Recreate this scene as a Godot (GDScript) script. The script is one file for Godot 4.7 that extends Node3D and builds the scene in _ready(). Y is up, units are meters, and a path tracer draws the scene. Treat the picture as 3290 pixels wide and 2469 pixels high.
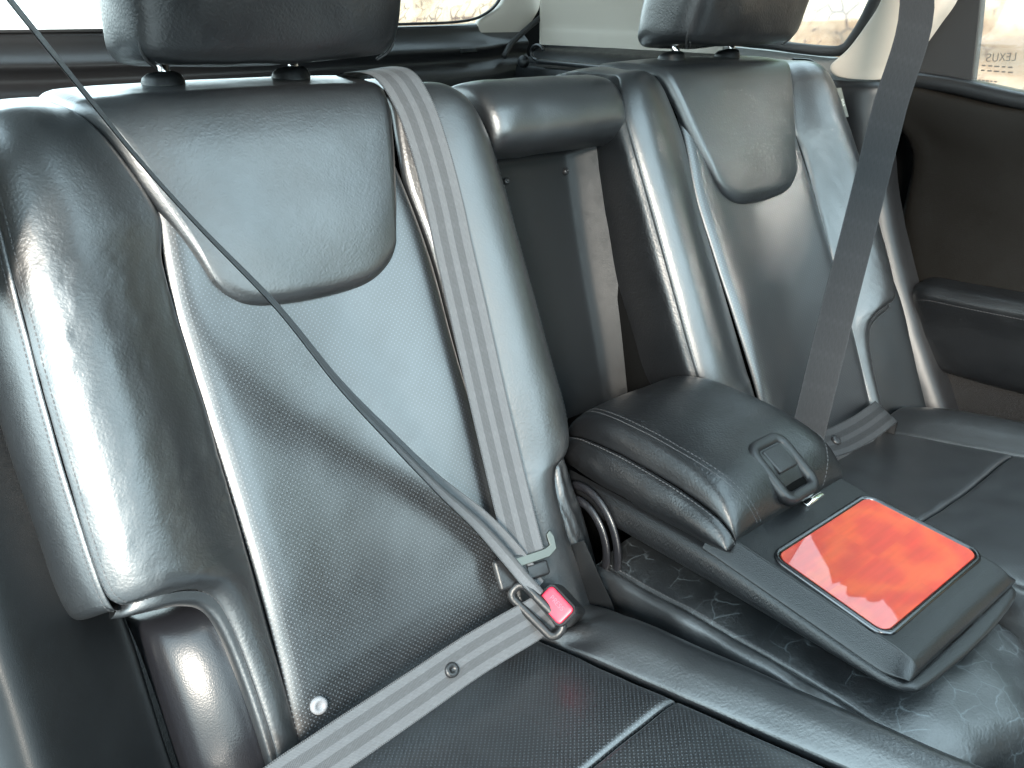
extends Node3D
# Rear bench of a car seen through its open rear door. x runs across the car, y up, z towards the front.

const RC := 0.4276            # recline of the backrests from the vertical
var M := {}
var und := FastNoiseLite.new()

# ------------------------------------------------------------------ naming
func thing(called: String, label: String, category: String, group := "") -> Node3D:
	var o := Node3D.new()
	o.name = numbered(called, self)
	add_child(o)
	tag(o, label, category, group)
	return o

func numbered(called: String, parent: Node) -> String:      # name, name_001, name_002 ...
	if not parent.has_node(called):
		return called
	var k := 1
	while parent.has_node("%s_%03d" % [called, k]):
		k += 1
	return "%s_%03d" % [called, k]

func tag(o: Node, label: String, category: String, group := "") -> void:
	o.set_meta("label", label)
	o.set_meta("category", category)
	if group != "":
		o.set_meta("group", group)

func part(called: String, mesh: Mesh, mat: Material, parent: Node, label := "") -> MeshInstance3D:
	var o := MeshInstance3D.new()
	o.name = numbered(called, parent)
	o.mesh = mesh
	o.material_override = mat
	o.cast_shadow = GeometryInstance3D.SHADOW_CASTING_SETTING_ON
	parent.add_child(o)
	if label != "":
		o.set_meta("label", label)
	return o

func struct(called: String, mesh: Mesh, mat: Material) -> MeshInstance3D:
	var o := part(called, mesh, mat, self)
	o.set_meta("kind", "structure")
	return o

func stuff(o: Node) -> void:
	o.set_meta("kind", "stuff")

# ------------------------------------------------------------------ geometry
func W(x: float, v: float, o: float) -> Vector3:      # a point by place across, height along the backrest, distance in front of it
	return Vector3(x, v * cos(RC) + o * sin(RC), -v * sin(RC) + o * cos(RC))

func cr(a: Vector3, b: Vector3, c: Vector3, d: Vector3, t: float) -> Vector3:
	return 0.5 * (2.0 * b + (c - a) * t + (2.0 * a - 5.0 * b + 4.0 * c - d) * t * t + (3.0 * b - a - 3.0 * c + d) * t * t * t)

func on_curve(p: Array, t: float, closed := false) -> Vector3:
	var n := p.size()
	if closed:
		var k0 := int(floor(t))
		return cr(p[posmod(k0 - 1, n)], p[posmod(k0, n)], p[posmod(k0 + 1, n)], p[posmod(k0 + 2, n)], t - k0)
	var k := clampi(int(floor(t)), 0, n - 2)
	var a: Vector3 = p[k - 1] if k > 0 else 2.0 * p[0] - p[1]
	var d: Vector3 = p[k + 2] if k + 2 < n else 2.0 * p[n - 1] - p[n - 2]
	return cr(a, p[k], p[k + 1], d, t - k)

func spline(p: Array, n: int, closed := false) -> Array:
	var r := []
	var top := float(p.size()) if closed else float(p.size() - 1)
	for i in (n if closed else n + 1):
		r.append(on_curve(p, top * i / n, closed))
	return r

func params(spans: int, sub: int, dense0: bool, dense1: bool) -> PackedFloat32Array:
	var s := []
	for i in spans * sub + 1:
		s.append(float(i) / sub)
	for x in [0.012, 0.03, 0.055, 0.09, 0.14, 0.2, 0.28, 0.38, 0.52]:
		if dense0: s.append(x)
		if dense1: s.append(spans - x)
	s.sort()
	var r := PackedFloat32Array()
	for x in s:
		if r.is_empty() or x - r[r.size() - 1] > 0.008:
			r.append(x)
	return r

# A smooth surface through a net of points: rows from bottom to top, each row from left to right as seen from outside.
# o: su, sv subdivisions; closed; l, r, b, t = [radius, depth] of a rolled edge; wave = [height, per metre]; bump = Callable; flip
func surf(ctrl: Array, o := {}) -> Dictionary:
	var closed: bool = o.get("closed", false)
	var nu: int = ctrl[0].size()
	var nv := ctrl.size()
	var tu := params(nu if closed else nu - 1, o.get("su", 6), o.has("l"), o.has("r"))
	var tv := params(nv - 1, o.get("sv", 6), o.has("b"), o.has("t"))
	var across := []
	for row in ctrl:
		var q := []
		for t in tu:
			q.append(on_curve(row, t, closed))
		across.append(q)
	var U := tu.size()
	var V := tv.size()
	var P := []
	for i in V:
		var k := clampi(int(floor(tv[i])), 0, nv - 2)
		var f := tv[i] - k
		var row := PackedVector3Array()
		row.resize(U)
		for j in U:
			var b: Vector3 = across[k][j]
			var c: Vector3 = across[k + 1][j]
			var a: Vector3 = across[k - 1][j] if k > 0 else 2.0 * b - c
			var d: Vector3 = across[k + 2][j] if k + 2 < nv else 2.0 * c - b
			row[j] = cr(a, b, c, d, f)
		P.append(row)
	var sgn := -1.0 if o.get("flip", false) else 1.0
	var N := normals(P, sgn, closed)
	# distances from the four edges
	var dl := []
	var db := []
	for i in V:
		var r := PackedFloat32Array()
		r.resize(U)
		for j in range(1, U):
			r[j] = r[j - 1] + P[i][j].distance_to(P[i][j - 1])
		dl.append(r)
	for i in V:
		var r := PackedFloat32Array()
		r.resize(U)
		if i > 0:
			for j in U:
				r[j] = db[i - 1][j] + P[i][j].distance_to(P[i - 1][j])
		db.append(r)
	var wave: Array = o.get("wave", [0.0, 10.0])
	var bump = o.get("bump")
	var Q := []
	for i in V:
		var row: PackedVector3Array = P[i].duplicate()
		for j in U:
			var e := 0.0
			if o.has("l"): e = maxf(e, roll(dl[i][j], o.l))
			if o.has("r"): e = maxf(e, roll(dl[i][U - 1] - dl[i][j], o.r))
			if o.has("b"): e = maxf(e, roll(db[i][j], o.b))
			if o.has("t"): e = maxf(e, roll(db[V - 1][j] - db[i][j], o.t))
			var h := -e
			if wave[0] != 0.0:
				h += wave[0] * und.get_noise_3dv(row[j] * wave[1])
			if bump != null:
				h += bump.call(row[j])
			row[j] += N[i][j] * h
		Q.append(row)
	N = normals(Q, sgn, closed)
	var pos := PackedVector3Array()
	var nor := PackedVector3Array()
	var uv := PackedVector2Array()
	var mid := int(U / 2.0)
	for i in V:
		for j in U:
			pos.append(Q[i][j])
			nor.append(N[i][j])
			uv.append(Vector2(dl[i][j] - dl[i][mid], -db[i][mid]))
	var idx := PackedInt32Array()
	for i in V - 1:
		for j in U - 1:
			var a := i * U + j
			if sgn > 0: idx.append_array([a, a + U, a + U + 1, a, a + U + 1, a + 1])
			else: idx.append_array([a, a + U + 1, a + U, a, a + 1, a + U + 1])
	if o.get("cap", false):                     # close both ends of a ring-shaped net
		for e in [0, V - 1]:
			var c := Vector3.ZERO
			for j in U: c += Q[e][j] / U
			var n0: Vector3 = (Q[e][0] - Q[1 if e == 0 else V - 2][0]).normalized()
			var at := pos.size()
			pos.append(c); nor.append(n0); uv.append(Vector2.ZERO)
			for j in U:
				pos.append(Q[e][j]); nor.append(n0); uv.append(Vector2(Q[e][j].x - c.x, Q[e][j].z - c.z))
			for j in U - 1:
				if (e == 0) == (sgn > 0): idx.append_array([at, at + 1 + j, at + 2 + j])
				else: idx.append_array([at, at + 2 + j, at + 1 + j])
	return {"mesh": arrays(pos, nor, uv, idx), "P": Q, "N": N, "dl": dl, "db": db}

func arrays(pos, nor, uv, idx) -> ArrayMesh:
	var a := []
	a.resize(Mesh.ARRAY_MAX)
	a[Mesh.ARRAY_VERTEX] = pos
	a[Mesh.ARRAY_NORMAL] = nor
	a[Mesh.ARRAY_TEX_UV] = uv
	a[Mesh.ARRAY_INDEX] = idx
	var m := ArrayMesh.new()
	m.add_surface_from_arrays(Mesh.PRIMITIVE_TRIANGLES, a)
	return m

func roll(d: float, e: Array) -> float:
	var k := clampf(1.0 - d / e[0], 0.0, 1.0)
	return e[1] * (1.0 - sqrt(1.0 - k * k))

func normals(P: Array, sgn: float, closed: bool) -> Array:
	var V := P.size()
	var U: int = P[0].size()
	var N := []
	for i in V:
		var row := PackedVector3Array()
		row.resize(U)
		var i0 := maxi(i - 1, 0)
		var i1 := mini(i + 1, V - 1)
		for j in U:
			var a := j - 1
			var b := j + 1
			if closed:
				if a < 0: a = U - 2
				if b > U - 1: b = 1
			else:
				a = maxi(a, 0); b = mini(b, U - 1)
			var n: Vector3 = (P[i][b] - P[i][a]).cross(P[i1][j] - P[i0][j])
			row[j] = n.normalized() * sgn if n.length_squared() > 1e-20 else Vector3.UP
		N.append(row)
	return N

func edge_line(g: Dictionary, side: String, inset: float) -> Dictionary:   # a line on a surface a given distance from its edge
	var p := []
	var n := []
	var V: int = g.P.size()
	var U: int = g.P[0].size()
	if side in ["l", "r"]:
		for i in V:
			for k in range(1, U):
				var j := k if side == "l" else U - 1 - k
				var j0 := j - 1 if side == "l" else j + 1
				var d: float = g.dl[i][j] if side == "l" else g.dl[i][U - 1] - g.dl[i][j]
				var d0: float = g.dl[i][j0] if side == "l" else g.dl[i][U - 1] - g.dl[i][j0]
				if d >= inset or k == U - 1:
					p.append(g.P[i][j0].lerp(g.P[i][j], clampf((inset - d0) / maxf(d - d0, 1e-6), 0.0, 1.0))); n.append(g.N[i][j])
					break
	else:
		for j in U:
			for k in range(1, V):
				var i := k if side == "b" else V - 1 - k
				var i0 := i - 1 if side == "b" else i + 1
				var d: float = g.db[i][j] if side == "b" else g.db[V - 1][j] - g.db[i][j]
				var d0: float = g.db[i0][j] if side == "b" else g.db[V - 1][j] - g.db[i0][j]
				if d >= inset or k == V - 1:
					p.append(g.P[i0][j].lerp(g.P[i][j], clampf((inset - d0) / maxf(d - d0, 1e-6), 0.0, 1.0))); n.append(g.N[i][j])
					break
	return {"p": p, "n": n}

func stitches(line: Dictionary, from := 0.0, to := 1.0, pitch := 0.0052, length := 0.0037, rad := 0.00055) -> ArrayMesh:
	var st := SurfaceTool.new()
	st.begin(Mesh.PRIMITIVE_TRIANGLES)
	var total := 0.0
	for k in range(1, line.p.size()):
		total += line.p[k].distance_to(line.p[k - 1])
	var s := total * from
	while s < total * to:
		var a := along(line, s)
		var b := along(line, s + length)
		var t: Vector3 = (b[0] - a[0]).normalized()
		var n: Vector3 = a[1]
		var w := t.cross(n).normalized()
		var pts := []
		for e in [[a[0], 0.25, 0.0], [a[0].lerp(b[0], 0.15), 1.0, 0.35], [a[0].lerp(b[0], 0.85), 1.0, 0.35], [b[0], 0.25, 0.0]]:
			var c: Vector3 = e[0] + n * rad * e[2]
			pts.append([c - w * rad * e[1], c + n * rad * e[1] * 1.1, c + w * rad * e[1]])
		for k in 3:
			for q in 2:
				for tri in [[pts[k][q], pts[k + 1][q], pts[k + 1][q + 1]], [pts[k][q], pts[k + 1][q + 1], pts[k][q + 1]]]:
					for v in tri:
						st.set_normal(n)
						st.add_vertex(v)
		s += pitch
	return st.commit()

func along(line: Dictionary, s: float) -> Array:
	var p: Array = line.p
	for k in range(1, p.size()):
		var d: float = p[k].distance_to(p[k - 1])
		if s <= d or k == p.size() - 1:
			var f := clampf(s / maxf(d, 1e-6), 0.0, 1.0)
			return [p[k - 1].lerp(p[k], f), line.n[k - 1]]
		s -= d
	return [p[0], line.n[0]]

# a profile (x across, y along the normal) swept along a path with given normals
func sweep(path: Array, ups: Array, prof: Array, o := {}) -> ArrayMesh:
	var closed: bool = o.get("closed", false)
	var open_prof: bool = o.get("open", false)
	var n := path.size()
	var st := SurfaceTool.new()
	st.begin(Mesh.PRIMITIVE_TRIANGLES)
	st.set_smooth_group(o.get("smooth", 0))
	var rings := []
	var run := 0.0
	var runs := []
	for i in n:
		var a: Vector3 = path[posmod(i - 1, n)] if closed else path[maxi(i - 1, 0)]
		var b: Vector3 = path[(i + 1) % n] if closed else path[mini(i + 1, n - 1)]
		var t := (b - a).normalized()
		var u: Vector3 = ups[mini(i, ups.size() - 1)]
		var s := t.cross(u).normalized()
		u = s.cross(t).normalized()
		var r := []
		for q in prof:
			r.append(path[i] + s * q.x + u * q.y)
		rings.append(r)
		if i > 0: run += path[i].distance_to(path[i - 1])
		runs.append(run)
	var m := prof.size()
	var plen := [0.0]
	for q in m:
		plen.append(plen[q] + prof[q].distance_to(prof[(q + 1) % m]))
	for i in (n if closed else n - 1):
		for q in (m - 1 if open_prof else m):
			var q2 := (q + 1) % m
			var i2 := (i + 1) % n
			var v2: float = runs[i2] if i2 > 0 else run + path[0].distance_to(path[n - 1])
			var c := [[rings[i][q], Vector2(plen[q], runs[i])], [rings[i][q2], Vector2(plen[q + 1], runs[i])], [rings[i2][q2], Vector2(plen[q + 1], v2)], [rings[i2][q], Vector2(plen[q], v2)]]
			for k in [0, 1, 2, 0, 2, 3]:
				st.set_uv(c[k][1])
				st.add_vertex(c[k][0])
	if not closed and not open_prof:
		for e in [0, n - 1]:
			for q in range(1, m - 1):
				var f := [rings[e][0], rings[e][q + 1], rings[e][q]]
				if e > 0: f = [rings[e][0], rings[e][q], rings[e][q + 1]]
				for v in f:
					st.set_uv(Vector2.ZERO)
					st.add_vertex(v)
	st.generate_normals()
	return st.commit()

func circle(r: float, n := 12, ry := -1.0) -> Array:
	var p := []
	for i in n:
		var a := -TAU * i / n
		p.append(Vector2(cos(a) * r, sin(a) * (r if ry < 0 else ry)))
	return p

func round_rect(w: float, h: float, r: float, n := 5) -> Array:      # counter-clockwise, centred
	var p := []
	for c in [[1, 1, 0.0], [-1, 1, 0.25], [-1, -1, 0.5], [1, -1, 0.75]]:
		for k in n + 1:
			var a: float = TAU * (c[2] + 0.25 * k / n)
			p.append(Vector2(c[0] * (w / 2 - r) + cos(a) * r, c[1] * (h / 2 - r) + sin(a) * r))
	return p

# a flat plate: outline in the plane of ax and ay, thickness along their normal, edges chamfered
func slab(outline: Array, at: Vector3, ax: Vector3, ay: Vector3, thick: float, bevel := 0.0, crown := 0.0) -> ArrayMesh:
	var nrm := ax.cross(ay).normalized()
	var n := outline.size()
	var area := 0.0
	for k in n:
		area += outline[k].cross(outline[(k + 1) % n])
	var src := outline.duplicate()
	if area < 0: src.reverse()
	var inner := []
	for k in n:
		var d0: Vector2 = (src[k] - src[posmod(k - 1, n)]).normalized()
		var d1: Vector2 = (src[(k + 1) % n] - src[k]).normalized()
		var m := (Vector2(-d0.y, d0.x) + Vector2(-d1.y, d1.x)).normalized()
		inner.append(src[k] + m * bevel / maxf(0.5, m.dot(Vector2(-d1.y, d1.x))))
	var layers := [[src, 0.0], [src, thick - bevel], [lerp_loop(src, inner, 0.3), thick - bevel * 0.3], [inner, thick]] if bevel > 0 else [[src, 0.0], [src, thick]]
	var st := SurfaceTool.new()
	st.begin(Mesh.PRIMITIVE_TRIANGLES)
	var put := func(q: Vector2, h: float):
		st.set_uv(q)
		st.add_vertex(at + ax * q.x + ay * q.y + nrm * h)
	st.set_smooth_group(1)
	for l in layers.size() - 1:
		for k in n:
			var k2 := (k + 1) % n
			var a: Vector2 = layers[l][0][k]
			var b: Vector2 = layers[l][0][k2]
			var c: Vector2 = layers[l + 1][0][k2]
			var d: Vector2 = layers[l + 1][0][k]
			var h0: float = layers[l][1]
			var h1: float = layers[l + 1][1]
			put.call(a, h0); put.call(d, h1); put.call(c, h1)
			put.call(a, h0); put.call(c, h1); put.call(b, h0)
	st.set_smooth_group(-1 if crown == 0.0 else 1)
	var top: Array = layers[-1][0]
	if crown != 0.0:
		var c := Vector2.ZERO
		for q in top: c += q / n
		var rings := 6
		for q in rings:
			var f0 := 1.0 - float(q) / rings
			var f1 := 1.0 - float(q + 1) / rings
			for k in n:
				var k2 := (k + 1) % n
				var a: Vector2 = c + (top[k] - c) * f0
				var b: Vector2 = c + (top[k2] - c) * f0
				var d: Vector2 = c + (top[k] - c) * f1
				var e: Vector2 = c + (top[k2] - c) * f1
				var h0 := thick + crown * (1.0 - f0 * f0)
				var h1 := thick + crown * (1.0 - f1 * f1)
				put.call(a, h0); put.call(d, h1); put.call(e, h1)
				if f1 > 0.0: put.call(a, h0); put.call(e, h1); put.call(b, h0)
				else: put.call(a, h0); put.call(e, h1); put.call(b, h0)
	else:
		for t in tri(top): put.call(top[t], thick)
	st.set_smooth_group(-1)
	var bt := tri(src)
	for k in range(0, bt.size(), 3):
		for e in [0, 2, 1]: put.call(src[bt[k + e]], 0.0)
	st.generate_normals()
	return st.commit()

func tri(loop: Array) -> Array:      # triangles in clockwise order
	var t := Geometry2D.triangulate_polygon(PackedVector2Array(loop))
	var r := []
	for k in range(0, t.size(), 3):
		var a: Vector2 = loop[t[k]]
		if (loop[t[k + 1]] - a).cross(loop[t[k + 2]] - a) > 0: r.append_array([t[k], t[k + 2], t[k + 1]])
		else: r.append_array([t[k], t[k + 1], t[k + 2]])
	return r

func lerp_loop(a: Array, b: Array, f: float) -> Array:
	var r := []
	for k in a.size(): r.append(a[k].lerp(b[k], f))
	return r

func rbox(size: Vector3, r: float, xf := Transform3D()) -> ArrayMesh:      # box with rounded edges
	var st := SurfaceTool.new()
	st.begin(Mesh.PRIMITIVE_TRIANGLES)
	st.set_smooth_group(1)
	var h := size / 2
	for ax in 3:
		var bx := (ax + 1) % 3
		var cx := (ax + 2) % 3
		for s in [-1.0, 1.0]:
			var ub := steps(h[bx], r)
			var uc := steps(h[cx], r)
			for i in ub.size() - 1:
				for j in uc.size() - 1:
					var q := []
					for e in [[i, j], [i + 1, j], [i + 1, j + 1], [i, j + 1]]:
						var p := Vector3()
						p[ax] = s * h[ax]; p[bx] = ub[e[0]]; p[cx] = uc[e[1]]
						var c := p.clamp(-(h - Vector3.ONE * r), h - Vector3.ONE * r)
						q.append(xf * (c + (p - c).normalized() * r))
					for k in ([0, 2, 1, 0, 3, 2] if s > 0 else [0, 1, 2, 0, 2, 3]):
						st.set_uv(Vector2(q[k].x + q[k].z, q[k].y))
						st.add_vertex(q[k])
	st.generate_normals()
	return st.commit()

func steps(h: float, r: float) -> Array:
	var a := [0.0, 0.22, 0.45, 0.7, 1.0]
	var s := []
	for x in a: s.append(-h + r * x)
	for k in range(a.size() - 1, -1, -1): s.append(h - r * a[k])
	return s

func lathe(prof: Array, at: Vector3, axis: Vector3, n := 24) -> ArrayMesh:     # prof: (radius, height) from bottom to top
	var w := axis.normalized()
	var u := w.cross(Vector3(0.31, 0.2, 0.93)).normalized()
	var v := w.cross(u)
	var st := SurfaceTool.new()
	st.begin(Mesh.PRIMITIVE_TRIANGLES)
	st.set_smooth_group(1)
	for k in prof.size() - 1:
		for i in n:
			var q := []
			for e in [[k, i], [k + 1, i], [k + 1, i + 1], [k, i + 1]]:
				var a: float = TAU * e[1] / n
				q.append(at + (u * cos(a) + v * sin(a)) * prof[e[0]].x + w * prof[e[0]].y)
			for z in [0, 1, 2, 0, 2, 3]:
				st.set_uv(Vector2(q[z].x, q[z].y))
				st.add_vertex(q[z])
	st.generate_normals()
	return st.commit()

# woven strap: path, direction of its width at each point, gathered by fold (0 flat, 1 folded)
func strap(path: Array, wdir: Array, width: float, fold := [], thick := 0.0013) -> ArrayMesh:
	var n := path.size()
	var cols := 14
	var top := []
	var bot := []
	var vs := []
	var run := 0.0
	for i in n:
		var t: Vector3 = (path[mini(i + 1, n - 1)] - path[maxi(i - 1, 0)]).normalized()
		var w: Vector3 = wdir[i]
		w = (w - t * w.dot(t)).normalized()
		var nn := w.cross(t).normalized()
		if i > 0: run += path[i].distance_to(path[i - 1])
		vs.append(run)
		var a := PackedVector3Array()
		var b := PackedVector3Array()
		var fo: float = fold[i] if fold.size() > i else 0.0
		for j in cols + 1:
			var f := float(j) / cols - 0.5
			var z := 0.006 * fo * sin(f * 9.0) + 0.0005 * sin(run * 23.0) * f
			var edge := 0.5 * thick * (1.0 if absf(f) < 0.49 else 0.55)
			var p: Vector3 = path[i] + w * width * f * (1.0 - 0.45 * fo) + nn * z
			a.append(p + nn * edge)
			b.append(p - nn * edge)
		top.append(a)
		bot.append(b)
	var nt := normals(top, -1.0, false)
	var pos := PackedVector3Array()
	var nor := PackedVector3Array()
	var uv := PackedVector2Array()
	var idx := PackedInt32Array()
	var U := cols + 1
	for side in 2:
		var src: Array = top if side == 0 else bot
		for i in n:
			for j in U:
				pos.append(src[i][j]); nor.append(nt[i][j] * (1.0 if side == 0 else -1.0)); uv.append(Vector2(float(j) / cols, vs[i] / width))
		var o := side * n * U
		for i in n - 1:
			for j in cols:
				var a := o + i * U + j
				if side == 1: idx.append_array([a, a + U, a + U + 1, a, a + U + 1, a + 1])
				else: idx.append_array([a, a + U + 1, a + U, a, a + 1, a + U + 1])
	for e in [0, cols]:
		var o := pos.size()
		for i in n:
			var out: Vector3 = (top[i][e] - top[i][int(cols / 2.0)]).normalized()
			pos.append(top[i][e]); nor.append(out); uv.append(Vector2(float(e) / cols, vs[i] / width))
			pos.append(bot[i][e]); nor.append(out); uv.append(Vector2(float(e) / cols, vs[i] / width))
		for i in n - 1:
			var a := o + i * 2
			if e == 0: idx.append_array([a, a + 2, a + 3, a, a + 3, a + 1])
			else: idx.append_array([a, a + 3, a + 2, a, a + 1, a + 3])
	return arrays(pos, nor, uv, idx)

func lettering(s: String, size: float, depth: float) -> TextMesh:
	var t := TextMesh.new()
	t.text = s
	var f := SystemFont.new()
	f.font_names = PackedStringArray(["Droid Sans"])
	t.font = f
	t.font_size = 64
	t.pixel_size = size / 64.0
	t.depth = depth
	return t

# ------------------------------------------------------------------ materials
func lin(r: float, g: float, b: float) -> Color:
	return Color(r, g, b).linear_to_srgb()

func mat(c: Color, rough: float, o := {}) -> StandardMaterial3D:
	var m := StandardMaterial3D.new()
	m.albedo_color = c
	m.roughness = rough
	m.metallic = o.get("metal", 0.0)
	m.metallic_specular = o.get("spec", 0.5)
	if o.has("coat"):
		m.clearcoat_enabled = true
		m.clearcoat = o.coat
		m.clearcoat_roughness = o.get("coat_rough", 0.1)
	if o.has("rim"):
		m.rim_enabled = true
		m.rim = o.rim
	if o.has("albedo"): m.albedo_texture = o.albedo
	if o.has("rough_tex"): m.roughness_texture = o.rough_tex
	if o.has("normal"):
		m.normal_enabled = true
		m.normal_texture = o.normal
		m.normal_scale = o.get("bump", 1.0)
	var s: float = o.get("tile", 1.0)
	m.uv1_scale = Vector3(s, s, s) if not o.has("tile3") else o.tile3
	if o.get("tri", false):
		m.uv1_triplanar = true
		m.uv1_world_triplanar = true
	return m

# noise that repeats without a seam: random grids enlarged with wrapped borders, summed over octaves
func noise_img(n: int, freq: float, _type: int, sd: int, oct := 3) -> PackedByteArray:
	var rng := RandomNumberGenerator.new()
	rng.seed = sd
	var sum := PackedFloat32Array()
	sum.resize(n * n)
	var amp := 1.0
	var cells := maxi(4, int(round(n * freq)))
	for o in oct:
		if cells > n / 2: break
		var pad := 4
		var small := Image.create(cells + 2 * pad, cells + 2 * pad, false, Image.FORMAT_L8)
		var grid := PackedByteArray()
		grid.resize(cells * cells)
		for k in cells * cells: grid[k] = 45 + rng.randi() % 166
		var w := cells + 2 * pad
		var wrapped := PackedByteArray()
		wrapped.resize(w * w)
		for y in w:
			for x in w:
				wrapped[y * w + x] = grid[posmod(y - pad, cells) * cells + posmod(x - pad, cells)]
		small = Image.create_from_data(w, w, false, Image.FORMAT_L8, wrapped)
		var k2 := int(ceil(float(n) / cells))
		small.resize(w * k2, w * k2, Image.INTERPOLATE_CUBIC)
		var big := small.get_region(Rect2i(pad * k2, pad * k2, cells * k2, cells * k2))
		if cells * k2 != n: big.resize(n, n, Image.INTERPOLATE_BILINEAR)
		var d := big.get_data()
		for k in n * n: sum[k] += amp * (d[k] - 127.5)
		amp *= 0.5
		cells *= 2
	var out := PackedByteArray()
	out.resize(n * n)
	for k in n * n: out[k] = clampi(int(127.5 + sum[k] * 1.1), 0, 255)
	return out

# rounded cells, for cracks and stones: distance to the second nearest point less the distance to the nearest
func cell_img(n: int, cells: int, sd: int) -> PackedByteArray:
	var rng := RandomNumberGenerator.new()
	rng.seed = sd
	var p := []
	for k in cells * cells: p.append(Vector2(k % cells + rng.randf_range(0.1, 0.9), floorf(float(k) / cells) + rng.randf_range(0.1, 0.9)))
	var half := n / 2
	var im := PackedByteArray()
	im.resize(half * half)
	for y in half:
		for x in half:
			var q := Vector2(float(x) / half * cells, float(y) / half * cells)
			var a := 9.0
			var b := 9.0
			var cx := int(q.x)
			var cy := int(q.y)
			for dy in [-1, 0, 1]:
				for dx in [-1, 0, 1]:
					var e: Vector2 = p[posmod(cy + dy, cells) * cells + posmod(cx + dx, cells)]
					e += Vector2(floorf(float(cx + dx) / cells) * cells, floorf(float(cy + dy) / cells) * cells)
					var d := q.distance_to(e)
					if d < a: b = a; a = d
					elif d < b: b = d
			im[y * half + x] = clampi(int((b - a) * 255.0), 0, 255)
	var big := Image.create_from_data(half, half, false, Image.FORMAT_L8, im)
	big.resize(n, n, Image.INTERPOLATE_CUBIC)
	return big.get_data()

func tex(data: PackedByteArray, n: int, normal := 0.0) -> ImageTexture:
	var im := Image.create_from_data(n, n, false, Image.FORMAT_L8, data)
	im.convert(Image.FORMAT_RGBA8)
	if normal > 0.0:
		im.bump_map_to_normal_map(normal)
	im.generate_mipmaps()
	return ImageTexture.create_from_image(im)

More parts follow.
